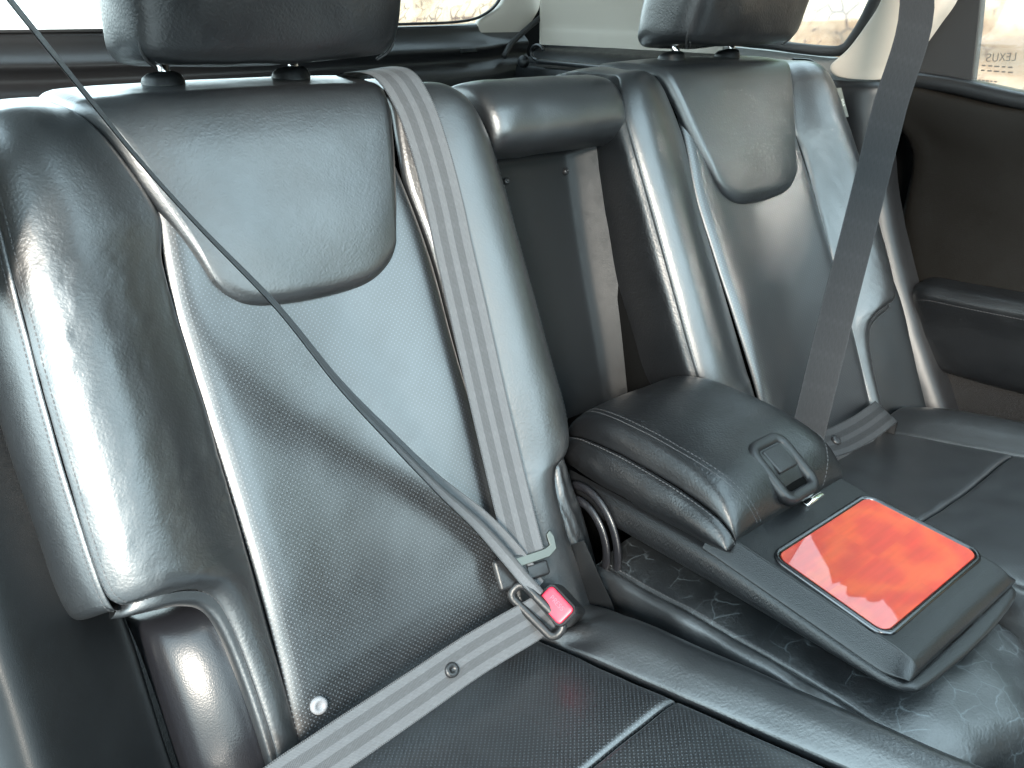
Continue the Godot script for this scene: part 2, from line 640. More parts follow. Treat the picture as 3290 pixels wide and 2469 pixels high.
func make_materials() -> void:
	und.seed = 5
	und.noise_type = FastNoiseLite.TYPE_SIMPLEX_SMOOTH
	und.frequency = 1.0
	und.fractal_octaves = 2
	var n := 1024
	# leather grain: pebbles about a millimetre across, fine wrinkles over them; 0.12 m per tile
	var pebble := noise_img(n, 0.11, FastNoiseLite.TYPE_SIMPLEX_SMOOTH, 3, 2)
	var wrinkle := noise_img(n, 0.03, FastNoiseLite.TYPE_SIMPLEX_SMOOTH, 8, 4)
	var broad := noise_img(n, 0.006, FastNoiseLite.TYPE_SIMPLEX_SMOOTH, 12, 4)
	var grain := PackedByteArray()
	grain.resize(n * n)
	var rough := PackedByteArray()
	rough.resize(n * n)
	for k in n * n:
		grain[k] = mini(255, int(pebble[k] * 0.62 + wrinkle[k] * 0.34))
		rough[k] = clampi(int(205 + (broad[k] - 128) * 0.22 + (wrinkle[k] - 128) * 0.10), 0, 255)
	var grain_n := tex(grain, n, 5.0)
	var rough_t := tex(rough, n)
	# perforated leather: staggered holes, 5.5 mm between columns, 0.11 m per tile
	var hole := PackedByteArray()
	hole.resize(n * n)
	var cells := 20
	var step := float(n) / cells
	for y in n:
		for x in n:
			var fx := fposmod(x, step) / step
			var fy := fposmod(y, step) / step
			var d := minf(Vector2(fx - 0.5, fy - 0.5).length(), Vector2(minf(fx, 1 - fx), minf(fy, 1 - fy)).length())
			hole[y * n + x] = int(clampf((0.15 - d) / 0.03, 0.0, 1.0) * 255)
	var pa := Image.create(n, n, false, Image.FORMAT_RGB8)
	var pg := PackedByteArray()
	pg.resize(n * n)
	var pr := PackedByteArray()
	pr.resize(n * n)
	var pc := PackedByteArray()
	pc.resize(n * n * 3)
	for k in n * n:
		var h := hole[k] / 255.0
		pg[k] = int(grain[k] * (1.0 - h) * 0.8 + 50)
		pr[k] = int(lerpf(rough[k], 255.0, h))
		pc[k * 3] = int(lerpf(22, 66, h)); pc[k * 3 + 1] = int(lerpf(23, 71, h)); pc[k * 3 + 2] = int(lerpf(25, 76, h))
	pa = Image.create_from_data(n, n, false, Image.FORMAT_RGB8, pc)
	pa.generate_mipmaps()
	# worn leather of the centre cushion: pale cracks along the edges of bent cells
	var crack := PackedByteArray()
	crack.resize(n * n * 3)
	var cell := cell_img(n, 8, 21)
	var cell2 := cell_img(n, 18, 4)
	for y in n:
		for x in n:
			var k := y * n + x
			var wx := posmod(x + int((broad[k] - 128) * 0.4), n)
			var wy := posmod(y + int((broad[k] - 128) * 0.4), n)
			var w := posmod(wy * n + wx, n * n)
			var e := 0.42 * clampf((20.0 - cell[w]) / 20.0, 0.0, 1.0) * clampf((broad[k] - 70) / 80.0, 0.0, 1.0)
			e = maxf(e, 0.22 * clampf((18.0 - cell2[w]) / 18.0, 0.0, 1.0) * clampf((broad[k] - 120) / 40.0, 0.0, 1.0))
			crack[k * 3] = int(lerpf(22, 170, e * 0.8)); crack[k * 3 + 1] = int(lerpf(24, 182, e * 0.8)); crack[k * 3 + 2] = int(lerpf(26, 186, e * 0.8))
	var crack_im := Image.create_from_data(n, n, false, Image.FORMAT_RGB8, crack)
	crack_im.generate_mipmaps()
	var lc := lin(0.008, 0.009, 0.0105)
	M.leather = mat(lc, 0.50, {"coat": 1.0, "coat_rough": 0.40, "normal": grain_n, "bump": 0.30, "tile": 1.0 / 0.2, "rough_tex": rough_t, "spec": 1.0})
	M.leather_soft = mat(lin(0.006, 0.0065, 0.0075), 0.46, {"normal": grain_n, "bump": 0.28, "tile": 1.0 / 0.2, "rough_tex": rough_t, "spec": 0.6})
	M.perf = mat(Color.WHITE, 0.46, {"coat": 1.0, "coat_rough": 0.35, "normal": tex(pg, n, 5.0), "bump": 0.2, "tile": 1.0 / 0.11, "rough_tex": tex(pr, n), "albedo": ImageTexture.create_from_image(pa), "spec": 0.9})
	M.worn = mat(Color.WHITE, 0.55, {"normal": grain_n, "bump": 0.25, "tile": 1.0 / 0.22, "rough_tex": rough_t, "albedo": ImageTexture.create_from_image(crack_im), "spec": 0.8})
	# grained plastics
	var pn := tex(noise_img(512, 0.2, FastNoiseLite.TYPE_SIMPLEX_SMOOTH, 31, 2), 512, 3.0)
	M.plastic = mat(lin(0.006, 0.0066, 0.0074), 0.5, {"normal": pn, "bump": 0.22, "tile": 1.0 / 0.06, "rough_tex": rough_t, "spec": 0.35})
	M.plastic_grey = mat(lin(0.008, 0.0085, 0.0095), 0.42, {"normal": pn, "bump": 0.45, "tile": 1.0 / 0.06, "rough_tex": rough_t})
	M.gloss = mat(lin(0.010, 0.010, 0.012), 0.3, {"normal": pn, "bump": 0.12, "tile": 1.0 / 0.1})
	M.satin = mat(lin(0.012, 0.012, 0.013), 0.38, {"normal": pn, "bump": 0.25, "tile": 1.0 / 0.06})
	M.door = mat(lin(0.007, 0.006, 0.005), 0.5, {"normal": pn, "bump": 0.6, "tile": 1.0 / 0.07, "rough_tex": rough_t, "spec": 0.3})
	M.beige = mat(lin(0.50, 0.43, 0.36), 0.75, {"normal": pn, "bump": 0.3, "tile": 1.0 / 0.05})
	M.cream = mat(lin(0.42, 0.38, 0.33), 0.7, {"normal": pn, "bump": 0.3, "tile": 1.0 / 0.05})
	M.grey_trim = mat(lin(0.15, 0.15, 0.145), 0.6, {"normal": pn, "bump": 0.3, "tile": 1.0 / 0.05})
	M.black = mat(lin(0.004, 0.004, 0.004), 0.9, {"spec": 0.1})
	M.rubber = mat(lin(0.015, 0.015, 0.016), 0.6)
	M.thread = mat(lin(0.07, 0.07, 0.073), 0.6)
	M.steel = mat(lin(0.62, 0.62, 0.60), 0.25, {"metal": 1.0})
	M.dull_steel = mat(lin(0.14, 0.14, 0.125), 0.40, {"metal": 1.0})
	M.dark_chrome = mat(lin(0.10, 0.10, 0.105), 0.25, {"metal": 1.0})
	M.chrome = mat(lin(0.8, 0.8, 0.8), 0.06, {"metal": 1.0})
	M.red = mat(lin(0.42, 0.010, 0.035), 0.42, {"spec": 0.5})
	M.snap = mat(lin(0.20, 0.20, 0.21), 0.45)
	M.tag = mat(lin(0.16, 0.16, 0.14), 0.8)
	M.print = mat(lin(0.75, 0.75, 0.68), 0.8)
	M.press = mat(lin(0.50, 0.07, 0.11), 0.5)
	# woven straps: u across, v along in widths
	var wn := 256
	var wa := PackedByteArray()
	wa.resize(wn * wn * 3)
	var wb := PackedByteArray()
	wb.resize(wn * wn)
	var wa2 := PackedByteArray()
	wa2.resize(wn * wn * 3)
	for y in wn:
		for x in wn:
			var u := float(x) / wn
			var k := y * wn + x
			var band := (u > 0.20 and u < 0.40) or (u > 0.56 and u < 0.76)
			var rib := 0.5 + 0.5 * sin(TAU * y / 8.0) if band else 0.5 + 0.5 * sin(TAU * (y + (x % 8) * 2.0) / 16.0)
			var edge := u < 0.035 or u > 0.965
			if edge: rib = 0.5 + 0.5 * sin(TAU * y / 10.6)
			wb[k] = int(110 + 90 * rib)
			var t := (66.0 if band else 82.0) + 10.0 * (rib - 0.5) + wrinkle[posmod(k * 7, n * n)] * 0.06
			if edge: t = 50.0 + 36.0 * rib
			wa[k * 3] = int(t * 0.98); wa[k * 3 + 1] = int(t); wa[k * 3 + 2] = int(t * 1.03)
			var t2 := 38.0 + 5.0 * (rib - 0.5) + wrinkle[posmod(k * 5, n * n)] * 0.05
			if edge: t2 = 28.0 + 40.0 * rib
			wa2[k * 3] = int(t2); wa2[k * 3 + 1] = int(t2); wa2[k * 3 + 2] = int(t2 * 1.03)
	var wi := Image.create_from_data(wn, wn, false, Image.FORMAT_RGB8, wa)
	wi.generate_mipmaps()
	var wi2 := Image.create_from_data(wn, wn, false, Image.FORMAT_RGB8, wa2)
	wi2.generate_mipmaps()
	var wnn := tex(wb, wn, 2.5)
	M.webbing = mat(Color.WHITE, 0.65, {"spec": 0.35, "albedo": ImageTexture.create_from_image(wi), "normal": wnn, "bump": 0.8, "rim": 0.12})
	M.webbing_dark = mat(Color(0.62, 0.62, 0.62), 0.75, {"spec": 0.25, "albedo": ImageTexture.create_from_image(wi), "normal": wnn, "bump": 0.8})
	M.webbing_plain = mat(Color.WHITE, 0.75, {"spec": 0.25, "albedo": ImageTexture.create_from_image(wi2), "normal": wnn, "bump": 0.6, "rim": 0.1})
	# lacquered red burr wood
	var burr := noise_img(512, 0.006, FastNoiseLite.TYPE_SIMPLEX_SMOOTH, 77, 5)
	var streak := noise_img(512, 0.05, FastNoiseLite.TYPE_SIMPLEX, 9, 2)
	var rc := PackedByteArray()
	rc.resize(512 * 512 * 3)
	for y in 512:
		for x in 512:
			var k := y * 512 + x
			var s := sin(y * 0.045 + burr[k] * 0.035) * 0.5 + 0.5
			var f := 0.86 + 0.07 * s + (streak[posmod(int(y * 3) * 512 + int(x * 0.25), 512 * 512)] - 128) * 0.0004
			rc[k * 3] = int(clampf(178 * f + 10, 0, 255)); rc[k * 3 + 1] = int(clampf(58 * f * (0.75 + 0.35 * s), 0, 255)); rc[k * 3 + 2] = int(clampf(26 * f, 0, 255))
	var ri := Image.create_from_data(512, 512, false, Image.FORMAT_RGB8, rc)
	ri.generate_mipmaps()
	M.wood = mat(Color.WHITE, 0.4, {"albedo": ImageTexture.create_from_image(ri), "coat": 1.0, "coat_rough": 0.02, "tile": 1.0 / 0.26})
	# carpeted kick panel, headliner
	var cn := tex(noise_img(512, 0.35, FastNoiseLite.TYPE_SIMPLEX, 41, 1), 512, 6.0)
	M.carpet = mat(lin(0.022, 0.021, 0.021), 0.95, {"normal": cn, "bump": 1.0, "tile": 1.0 / 0.12, "spec": 0.2})
	M.liner = mat(lin(0.48, 0.48, 0.47), 0.95, {"normal": cn, "bump": 0.5, "tile": 1.0 / 0.2})
	# outdoors
	var e1 := noise_img(n, 0.006, FastNoiseLite.TYPE_SIMPLEX_SMOOTH, 51, 6)
	var e2 := cell_img(n, 20, 52)
	var ec := PackedByteArray()
	ec.resize(n * n * 3)
	for k in n * n:
		var f := clampf((e1[k] - 90) / 80.0, 0.0, 1.0)
		var g := clampf((60.0 - e2[k]) / 60.0, 0.0, 1.0) * clampf((e1[posmod(k * 3, n * n)] - 118) / 30.0, 0.0, 1.0)
		var c := Vector3(112, 86, 62).lerp(Vector3(146, 132, 112), f).lerp(Vector3(56, 36, 28), g * 0.9)
		ec[k * 3] = int(c.x); ec[k * 3 + 1] = int(c.y); ec[k * 3 + 2] = int(c.z)
	var ei := Image.create_from_data(n, n, false, Image.FORMAT_RGB8, ec)
	ei.generate_mipmaps()
	M.earth = mat(Color.WHITE, 0.95, {"albedo": ImageTexture.create_from_image(ei), "tri": true, "tile": 0.5})
	M.ground = mat(lin(0.30, 0.31, 0.31), 0.95, {"rough_tex": rough_t, "tri": true, "tile": 0.3})
	M.leaf = mat(lin(0.045, 0.075, 0.03), 0.8, {"normal": cn, "bump": 1.0, "tri": true, "tile": 2.0})
	M.glass = mat(Color(0.9, 0.95, 0.95, 0.06), 0.02)
	M.glass.transparency = BaseMaterial3D.TRANSPARENCY_ALPHA
	M.mark = mat(lin(0.10, 0.09, 0.08), 0.8)

# ------------------------------------------------------------------ the seat
func lrow(cx: float, m: float, pts: Array) -> Array:
	var r := []
	for q in pts: r.append(W(cx + m * q[0], q[1], q[2]))
	return r

const PAD_L := [[-0.098, 0.465], [-0.114, 0.507], [-0.133, 0.560], [-0.149, 0.610], [-0.166, 0.640], [-0.170, 0.657], [-0.172, 0.684], [-0.172, 0.698]]
const PAD_R := [[0.110, 0.468], [0.125, 0.505], [0.140, 0.555], [0.152, 0.605], [0.158, 0.640], [0.160, 0.657], [0.162, 0.684], [0.162, 0.698]]
const TOP_OFF := [0.0, 0.0, 0.0, -0.001, -0.010, -0.034, -0.086, -0.125]

func backrest(cx: float, m: float, label: String) -> Node3D:
	var t := thing("rear_backrest", label, "seat backrest", "folding outer backrests of the rear bench")
	var fl := m < 0
	# perforated middle
	var rows := []
	for q in [[-0.05, -0.147, 0.130, 0.0], [0.03, -0.144, 0.132, 0.0], [0.10, -0.140, 0.136, 0.004], [0.18, -0.138, 0.140, 0.007], [0.27, -0.137, 0.144, 0.006], [0.36, -0.137, 0.148, 0.002], [0.45, -0.136, 0.151, 0.0], [0.53, -0.126, 0.144, 0.0], [0.60, -0.118, 0.136, -0.006]]:
		var r := []
		for f in [[0.0, 0.006], [0.1, 0.006], [0.3, 0.0], [0.5, -0.003], [0.7, 0.0], [0.9, 0.006], [1.0, 0.006]]:
			r.append([lerpf(q[1], q[2], f[0]), q[0], q[3] + f[1]])
		rows.append(lrow(cx, m, r))
	var g := surf(rows, {"su": 8, "sv": 8, "l": [0.026, 0.008], "r": [0.022, 0.009], "wave": [0.0007, 9.0], "flip": fl})
	part("perforated_insert", g.mesh, M.perf, t)
	# smooth pad at shoulder height, rolling over the top
	rows = []
	rows.append(lrow(cx, m, [[-0.098, 0.465, 0.010], [-0.086, 0.446, 0.010], [-0.060, 0.433, 0.011], [0.0, 0.428, 0.012], [0.062, 0.431, 0.011], [0.097, 0.447, 0.010], [0.110, 0.468, 0.010]]))
	for k in range(1, 8):
		var r := []
		var mid_v: float = [0, 0.487, 0.548, 0.602, 0.640, 0.658, 0.685, 0.699][k]
		for f in [0.0, 0.12, 0.3, 0.5, 0.7, 0.88, 1.0]:
			var bow := 1.0 - pow(2.0 * f - 1.0, 4.0)
			r.append([lerpf(PAD_L[k][0], PAD_R[k][0], f), lerpf(lerpf(PAD_L[k][1], PAD_R[k][1], f), mid_v, bow), TOP_OFF[k] + 0.012 + 0.006 * bow])
		rows.append(lrow(cx, m, r))
	g = surf(rows, {"su": 6, "sv": 7, "l": [0.016, 0.015], "r": [0.016, 0.015], "b": [0.016, 0.016], "wave": [0.0009, 8.0], "flip": fl})
	part("upper_pad", g.mesh, M.leather, t, "smooth shield-shaped leather pad")
	# outer bolster with the narrow strip below it: [seam x, seam v, outer x, outer v, height, set back]
	rows = []
	for q in [[-0.147, -0.04, -0.170, -0.04, 0.008, 0], [-0.143, 0.05, -0.169, 0.05, 0.009, 0], [-0.140, 0.12, -0.171, 0.12, 0.010, 0], [-0.138, 0.165, -0.176, 0.167, 0.013, 0], [-0.138, 0.19, -0.186, 0.192, 0.020, 0], [-0.138, 0.205, -0.206, 0.204, 0.028, 0], [-0.138, 0.222, -0.235, 0.209, 0.036, 0], [-0.138, 0.247, -0.258, 0.214, 0.041, 0], [-0.138, 0.285, -0.266, 0.24, 0.043, 0], [-0.137, 0.34, -0.265, 0.32, 0.044, 0], [-0.137, 0.42, -0.262, 0.41, 0.043, 0], [-0.135, 0.49, -0.258, 0.485, 0.040, 0], [-0.125, 0.535, -0.256, 0.53, 0.037, 0], [-0.141, 0.59, -0.252, 0.585, 0.032, 0], [-0.155, 0.622, -0.246, 0.618, 0.026, -0.003], [-0.166, 0.642, -0.240, 0.638, 0.021, -0.014], [-0.170, 0.657, -0.236, 0.650, 0.018, -0.038], [-0.172, 0.683, -0.234, 0.674, 0.014, -0.086], [-0.172, 0.697, -0.234, 0.686, 0.012, -0.125]]:
		var r := []
		for f in [[0.0, 0.52], [0.1, 0.80], [0.24, 0.98], [0.42, 1.0], [0.62, 0.76], [0.82, 0.38], [1.0, 0.10]]:
			r.append([lerpf(q[2], q[0] + 0.004, f[0]), lerpf(q[3], q[1], f[0]), q[5] + q[4] * f[1] * 0.94])
		rows.append(lrow(cx, m, r))
	var wr := func(p: Vector3) -> float:       # soft creases where people slide in
		var v := (p.y * cos(RC) - p.z * sin(RC))
		var k := exp(-pow((v - 0.46) / 0.07, 2.0)) + 0.6 * exp(-pow((v - 0.30) / 0.10, 2.0))
		return 0.0007 * k * sin(v * 420.0 + 6.0 * und.get_noise_3dv(p * 24.0)) * clampf(und.get_noise_3dv(p * 40.0) + 0.5, 0.0, 1.0)
	g = surf(rows, {"su": 7, "sv": 6, "l": [0.005, 0.0025], "r": [0.010, 0.007], "b": [0.010, 0.008], "wave": [0.0009, 8.0], "bump": wr, "flip": fl})
	var p_outer_bolster := part("outer_bolster", g.mesh, M.leather, t)
	stuff(part("stitching", stitches(edge_line(g, "l", 0.008), 0.36, 0.86), M.thread, p_outer_bolster))
	stuff(part("stitching", stitches(edge_line(g, "l", 0.003), 0.02, 0.42, 0.0045, 0.003, 0.0004), M.thread, p_outer_bolster))
	# side of the backrest behind the outer bolster
	rows = []
	for q in [[-0.262, 0.205, 0.012], [-0.267, 0.24, 0.018], [-0.267, 0.32, 0.019], [-0.264, 0.41, 0.019], [-0.260, 0.485, 0.018], [-0.257, 0.53, 0.016], [-0.253, 0.585, 0.013], [-0.247, 0.62, 0.008], [-0.241, 0.646, -0.006], [-0.237, 0.662, -0.036]]:
		rows.append(lrow(cx, m, [[q[0] - 0.020, q[1] - 0.010, q[2] - 0.115], [q[0] - 0.026, q[1] - 0.006, q[2] - 0.070], [q[0] - 0.020, q[1] - 0.003, q[2] - 0.036], [q[0] - 0.010, q[1], q[2] - 0.012], [q[0] + 0.001, q[1], q[2] + 0.002]]))
	g = surf(rows, {"su": 6, "sv": 5, "r": [0.004, 0.002], "b": [0.012, 0.012], "wave": [0.0012, 9.0], "flip": fl})
	var p_outer_side := part("outer_side", g.mesh, M.leather, t)
	stuff(part("stitching", stitches(edge_line(g, "r", 0.005), 0.0, 0.95), M.thread, p_outer_side))
	# folded hem under the outer bolster
	rows = []
	for q in [[-0.256, 0.210, 0.004], [-0.246, 0.209, 0.018], [-0.225, 0.206, 0.022], [-0.203, 0.200, 0.018], [-0.186, 0.188, 0.012], [-0.177, 0.165, 0.008], [-0.172, 0.12, 0.004], [-0.170, 0.05, 0.002], [-0.171, -0.03, 0.0]]:
		rows.append(lrow(cx, m, [[q[0] + 0.003, q[1] + 0.002, q[2] - 0.001], [q[0] - 0.003, q[1] - 0.006, q[2] - 0.003], [q[0] - 0.006, q[1] - 0.010, q[2] - 0.014], [q[0] - 0.003, q[1] - 0.006, q[2] - 0.028], [q[0] + 0.004, q[1] + 0.003, q[2] - 0.06]]))
	g = surf(rows, {"su": 4, "sv": 5, "flip": not fl})
	part("hem", g.mesh, M.leather, t)
	# inner bolster
	rows = []
	var edge := []
	for q in [[0.128, -0.04, 0.234, -0.04, 0.012, 0], [0.132, 0.05, 0.228, 0.05, 0.018, 0], [0.135, 0.10, 0.222, 0.10, 0.024, 0], [0.138, 0.15, 0.222, 0.148, 0.027, 0], [0.139, 0.175, 0.231, 0.174, 0.029, 0], [0.140, 0.19, 0.250, 0.184, 0.030, 0], [0.141, 0.215, 0.263, 0.203, 0.031, 0], [0.143, 0.26, 0.267, 0.25, 0.032, 0], [0.147, 0.35, 0.268, 0.35, 0.032, 0], [0.150, 0.45, 0.269, 0.45, 0.032, 0], [0.144, 0.53, 0.270, 0.53, 0.031, 0], [0.149, 0.58, 0.268, 0.578, 0.029, 0], [0.156, 0.618, 0.258, 0.616, 0.026, -0.003], [0.158, 0.640, 0.243, 0.638, 0.022, -0.014], [0.160, 0.656, 0.237, 0.651, 0.018, -0.040], [0.161, 0.683, 0.235, 0.675, 0.014, -0.086], [0.161, 0.697, 0.235, 0.688, 0.012, -0.125]]:
		var r := []
		for f in [[0.0, 0.02], [0.15, 0.30], [0.36, 0.72], [0.58, 1.0], [0.78, 1.0], [0.92, 0.74], [1.0, 0.40]]:
			r.append([lerpf(q[0], q[2], f[0]), lerpf(q[1], q[3], f[0]), q[5] + q[4] * f[1]])
		rows.append(lrow(cx, m, r))
		edge.append([q[2], q[3], q[5] + q[4] * 0.40])
	g = surf(rows, {"su": 6, "sv": 6, "l": [0.010, 0.010], "r": [0.006, 0.004], "b": [0.008, 0.008], "wave": [0.0009, 8.0], "flip": fl})
	var p_inner_bolster := part("inner_bolster", g.mesh, M.leather, t)
	stuff(part("stitching", stitches(edge_line(g, "r", 0.006), 0.34, 0.8), M.thread, p_inner_bolster))
	rows = []
	for k in range(5, edge.size()):
		var q: Array = edge[k]
		rows.append(lrow(cx, m, [[q[0] - 0.001, q[1], q[2] + 0.001], [q[0] + 0.006, q[1], q[2] - 0.012], [q[0] + 0.008, q[1], q[2] - 0.05], [q[0] + 0.006, q[1] - 0.004, q[2] - 0.13]]))
	g = surf(rows, {"su": 5, "sv": 4, "wave": [0.0015, 12.0], "flip": fl})
	part("inner_side", g.mesh, M.leather_soft, t)
	# gathered leather below the inner bolster
	rows = []
	for q in [[-0.03, 0.205, 0.240, 0.256], [0.02, 0.206, 0.245, 0.266], [0.08, 0.205, 0.246, 0.270], [0.13, 0.208, 0.246, 0.268], [0.175, 0.218, 0.250, 0.264], [0.20, 0.226, 0.252, 0.262]]:
		rows.append(lrow(cx, m, [[q[1], q[0], -0.008], [lerpf(q[1], q[2], 0.5), q[0], 0.004], [q[2], q[0], 0.003], [q[3], q[0], -0.015], [q[3] + 0.004, q[0], -0.06]]))
	var gather := func(p: Vector3) -> float:
		return 0.0014 * sin(p.x * 420.0 + p.y * 60.0 + 3.0 * und.get_noise_3dv(p * 20.0))
	g = surf(rows, {"su": 6, "sv": 6, "bump": gather, "flip": fl})
	part("gathered_skirt", g.mesh, M.leather, t)
	# hard shell at the back
	var hull := []
	for q in [[-0.06, -0.03], [0.19, -0.03], [0.25, -0.03], [0.45, -0.035], [0.58, -0.05], [0.62, -0.07], [0.63, -0.10]]:
		hull.append(lrow(cx, m, [[-0.17 if q[0] < 0.21 else -0.262, q[0], -0.13], [-0.150 if q[0] < 0.21 else -0.24, q[0], q[1] - 0.02], [0.0, q[0], q[1]], [0.20, q[0], q[1]], [0.25, q[0], q[1]], [0.268, q[0], -0.13], [0.0, q[0], -0.135]]))
	g = surf(hull, {"closed": true, "su": 4, "sv": 3, "cap": true, "flip": fl})
	part("back_shell", g.mesh, M.black, t)
	# sleeves of the headrest posts
	for x in [-0.066, 0.072]:
		var c := W(cx + x, 0.6755, -0.048)
		part("post_sleeve", lathe([Vector2(0.020, -0.012), Vector2(0.021, 0.002), Vector2(0.019, 0.007), Vector2(0.014, 0.010), Vector2(0.008, 0.0105), Vector2(0.0065, 0.004)], c, Vector3(0, 0.98, -0.2)), M.plastic, t)
	# pale snap low on the insert
	var sn := W(cx + m * -0.118, 0.050, 0.0085)
	part("snap_button", lathe([Vector2(0.0085, -0.002), Vector2(0.0085, 0.0015), Vector2(0.0072, 0.0032), Vector2(0.0045, 0.0036), Vector2(0.0038, 0.0027), Vector2(0.0, 0.0026)], sn, W(0, 0, 1)), M.snap, t)
	# glossy cover of the recliner hinge
	rows = []
	for q in [[-0.08, -0.010], [0.0, 0.0], [0.06, 0.003], [0.10, 0.001], [0.135, -0.006], [0.160, -0.017], [0.174, -0.034], [0.180, -0.06]]:
		rows.append(lrow(cx, m, [[-0.237, q[0], q[1] - 0.075], [-0.233, q[0], q[1] - 0.050], [-0.227, q[0], q[1] - 0.038], [-0.218, q[0], q[1] - 0.029], [-0.200, q[0], q[1] - 0.019], [-0.182, q[0], q[1] - 0.014], [-0.173, q[0], q[1] - 0.017], [-0.169, q[0], q[1] - 0.05]]))
	g = surf(rows, {"su": 6, "sv": 6, "flip": fl})
	part("recliner_cover", g.mesh, M.gloss, t, "glossy black hinge cover under the bolster")
	return t

func headrest(cx: float, label: String) -> void:
	var t := thing("headrest", label, "headrest", "headrests of the outer rear seats")
	var rows := []
	# [v, half width, front, back]
	for q in [[0.6755, 0.112, 0.014, -0.066], [0.6765, 0.132, 0.026, -0.076], [0.683, 0.143, 0.034, -0.082], [0.698, 0.148, 0.038, -0.085], [0.745, 0.149, 0.039, -0.086], [0.80, 0.146, 0.038, -0.086], [0.84, 0.138, 0.024, -0.082], [0.862, 0.118, 0.0, -0.072], [0.868, 0.09, -0.02, -0.06]]:
		var ring := []
		var hw: float = q[1]
		var lean: float = 0.72 * (q[0] - 0.69)
		var f: float = q[2] + lean
		var b: float = q[3] + lean
		var mid := (f + b) / 2
		for e in [[-0.58, f], [-0.2, f + 0.002], [0.2, f + 0.002], [0.58, f], [0.87, lerpf(mid, f, 0.88)], [0.985, lerpf(mid, f, 0.48)], [1.0, mid - 0.01], [0.93, lerpf(mid, b, 0.7)], [0.7, b], [0.0, b], [-0.7, b], [-0.93, lerpf(mid, b, 0.7)], [-1.0, mid - 0.01], [-0.985, lerpf(mid, f, 0.48)], [-0.87, lerpf(mid, f, 0.88)]]:
			ring.append(W(cx + e[0] * hw, q[0] + 0.006 * e[0] * e[0] * (1.0 if q[0] < 0.7 else 0.0) - 0.40 * (e[1] - lean), e[1]))
		rows.append(ring)
	var g := surf(rows, {"closed": true, "su": 5, "sv": 7, "cap": true, "wave": [0.002, 11.0]})
	part("cushion", g.mesh, M.leather_soft, t)
	for s in [-1.0, 1.0]:       # seam down each cheek
		var p := []
		var up := []
		for q in [[0.672, 0.120, 0.000], [0.677, 0.131, 0.010], [0.690, 0.1362, 0.0235], [0.735, 0.1372, 0.058], [0.79, 0.136, 0.092], [0.83, 0.128, 0.105]]:
			p.append(W(cx + s * q[1], q[0], q[2])); up.append((W(s * 0.75, 0, 0.66)).normalized())
		var sp := spline(p, 40)
		part("piping", sweep(sp, up, circle(0.0016, 8)), M.rubber, t)
		stuff(part("stitching", stitches({"p": spline(p.map(func(z): return z + W(s * -0.004, 0, 0.0035)), 60), "n": [W(s * 0.5, 0, 0.86)].duplicate() if false else fill_n(W(s * 0.5, 0, 0.86).normalized(), 61)}), M.thread, t))
	for x in [-0.066, 0.072]:
		var a := W(cx - 0.035 + x, 0.650, -0.044)
		part("post", sweep([a, a + Vector3(0, 0.075, -0.015)], [Vector3(0, 0, 1)], circle(0.0058, 14), {"smooth": 1}), M.chrome, t)

func fill_n(n: Vector3, k: int) -> Array:
	var a := []
	a.resize(k)
	a.fill(n)
	return a

# cushions: x across, z forward, h above the sloping seat surface
func C(x: float, z: float, h: float) -> Vector3:
	return Vector3(x, 0.13 * z + h, z)

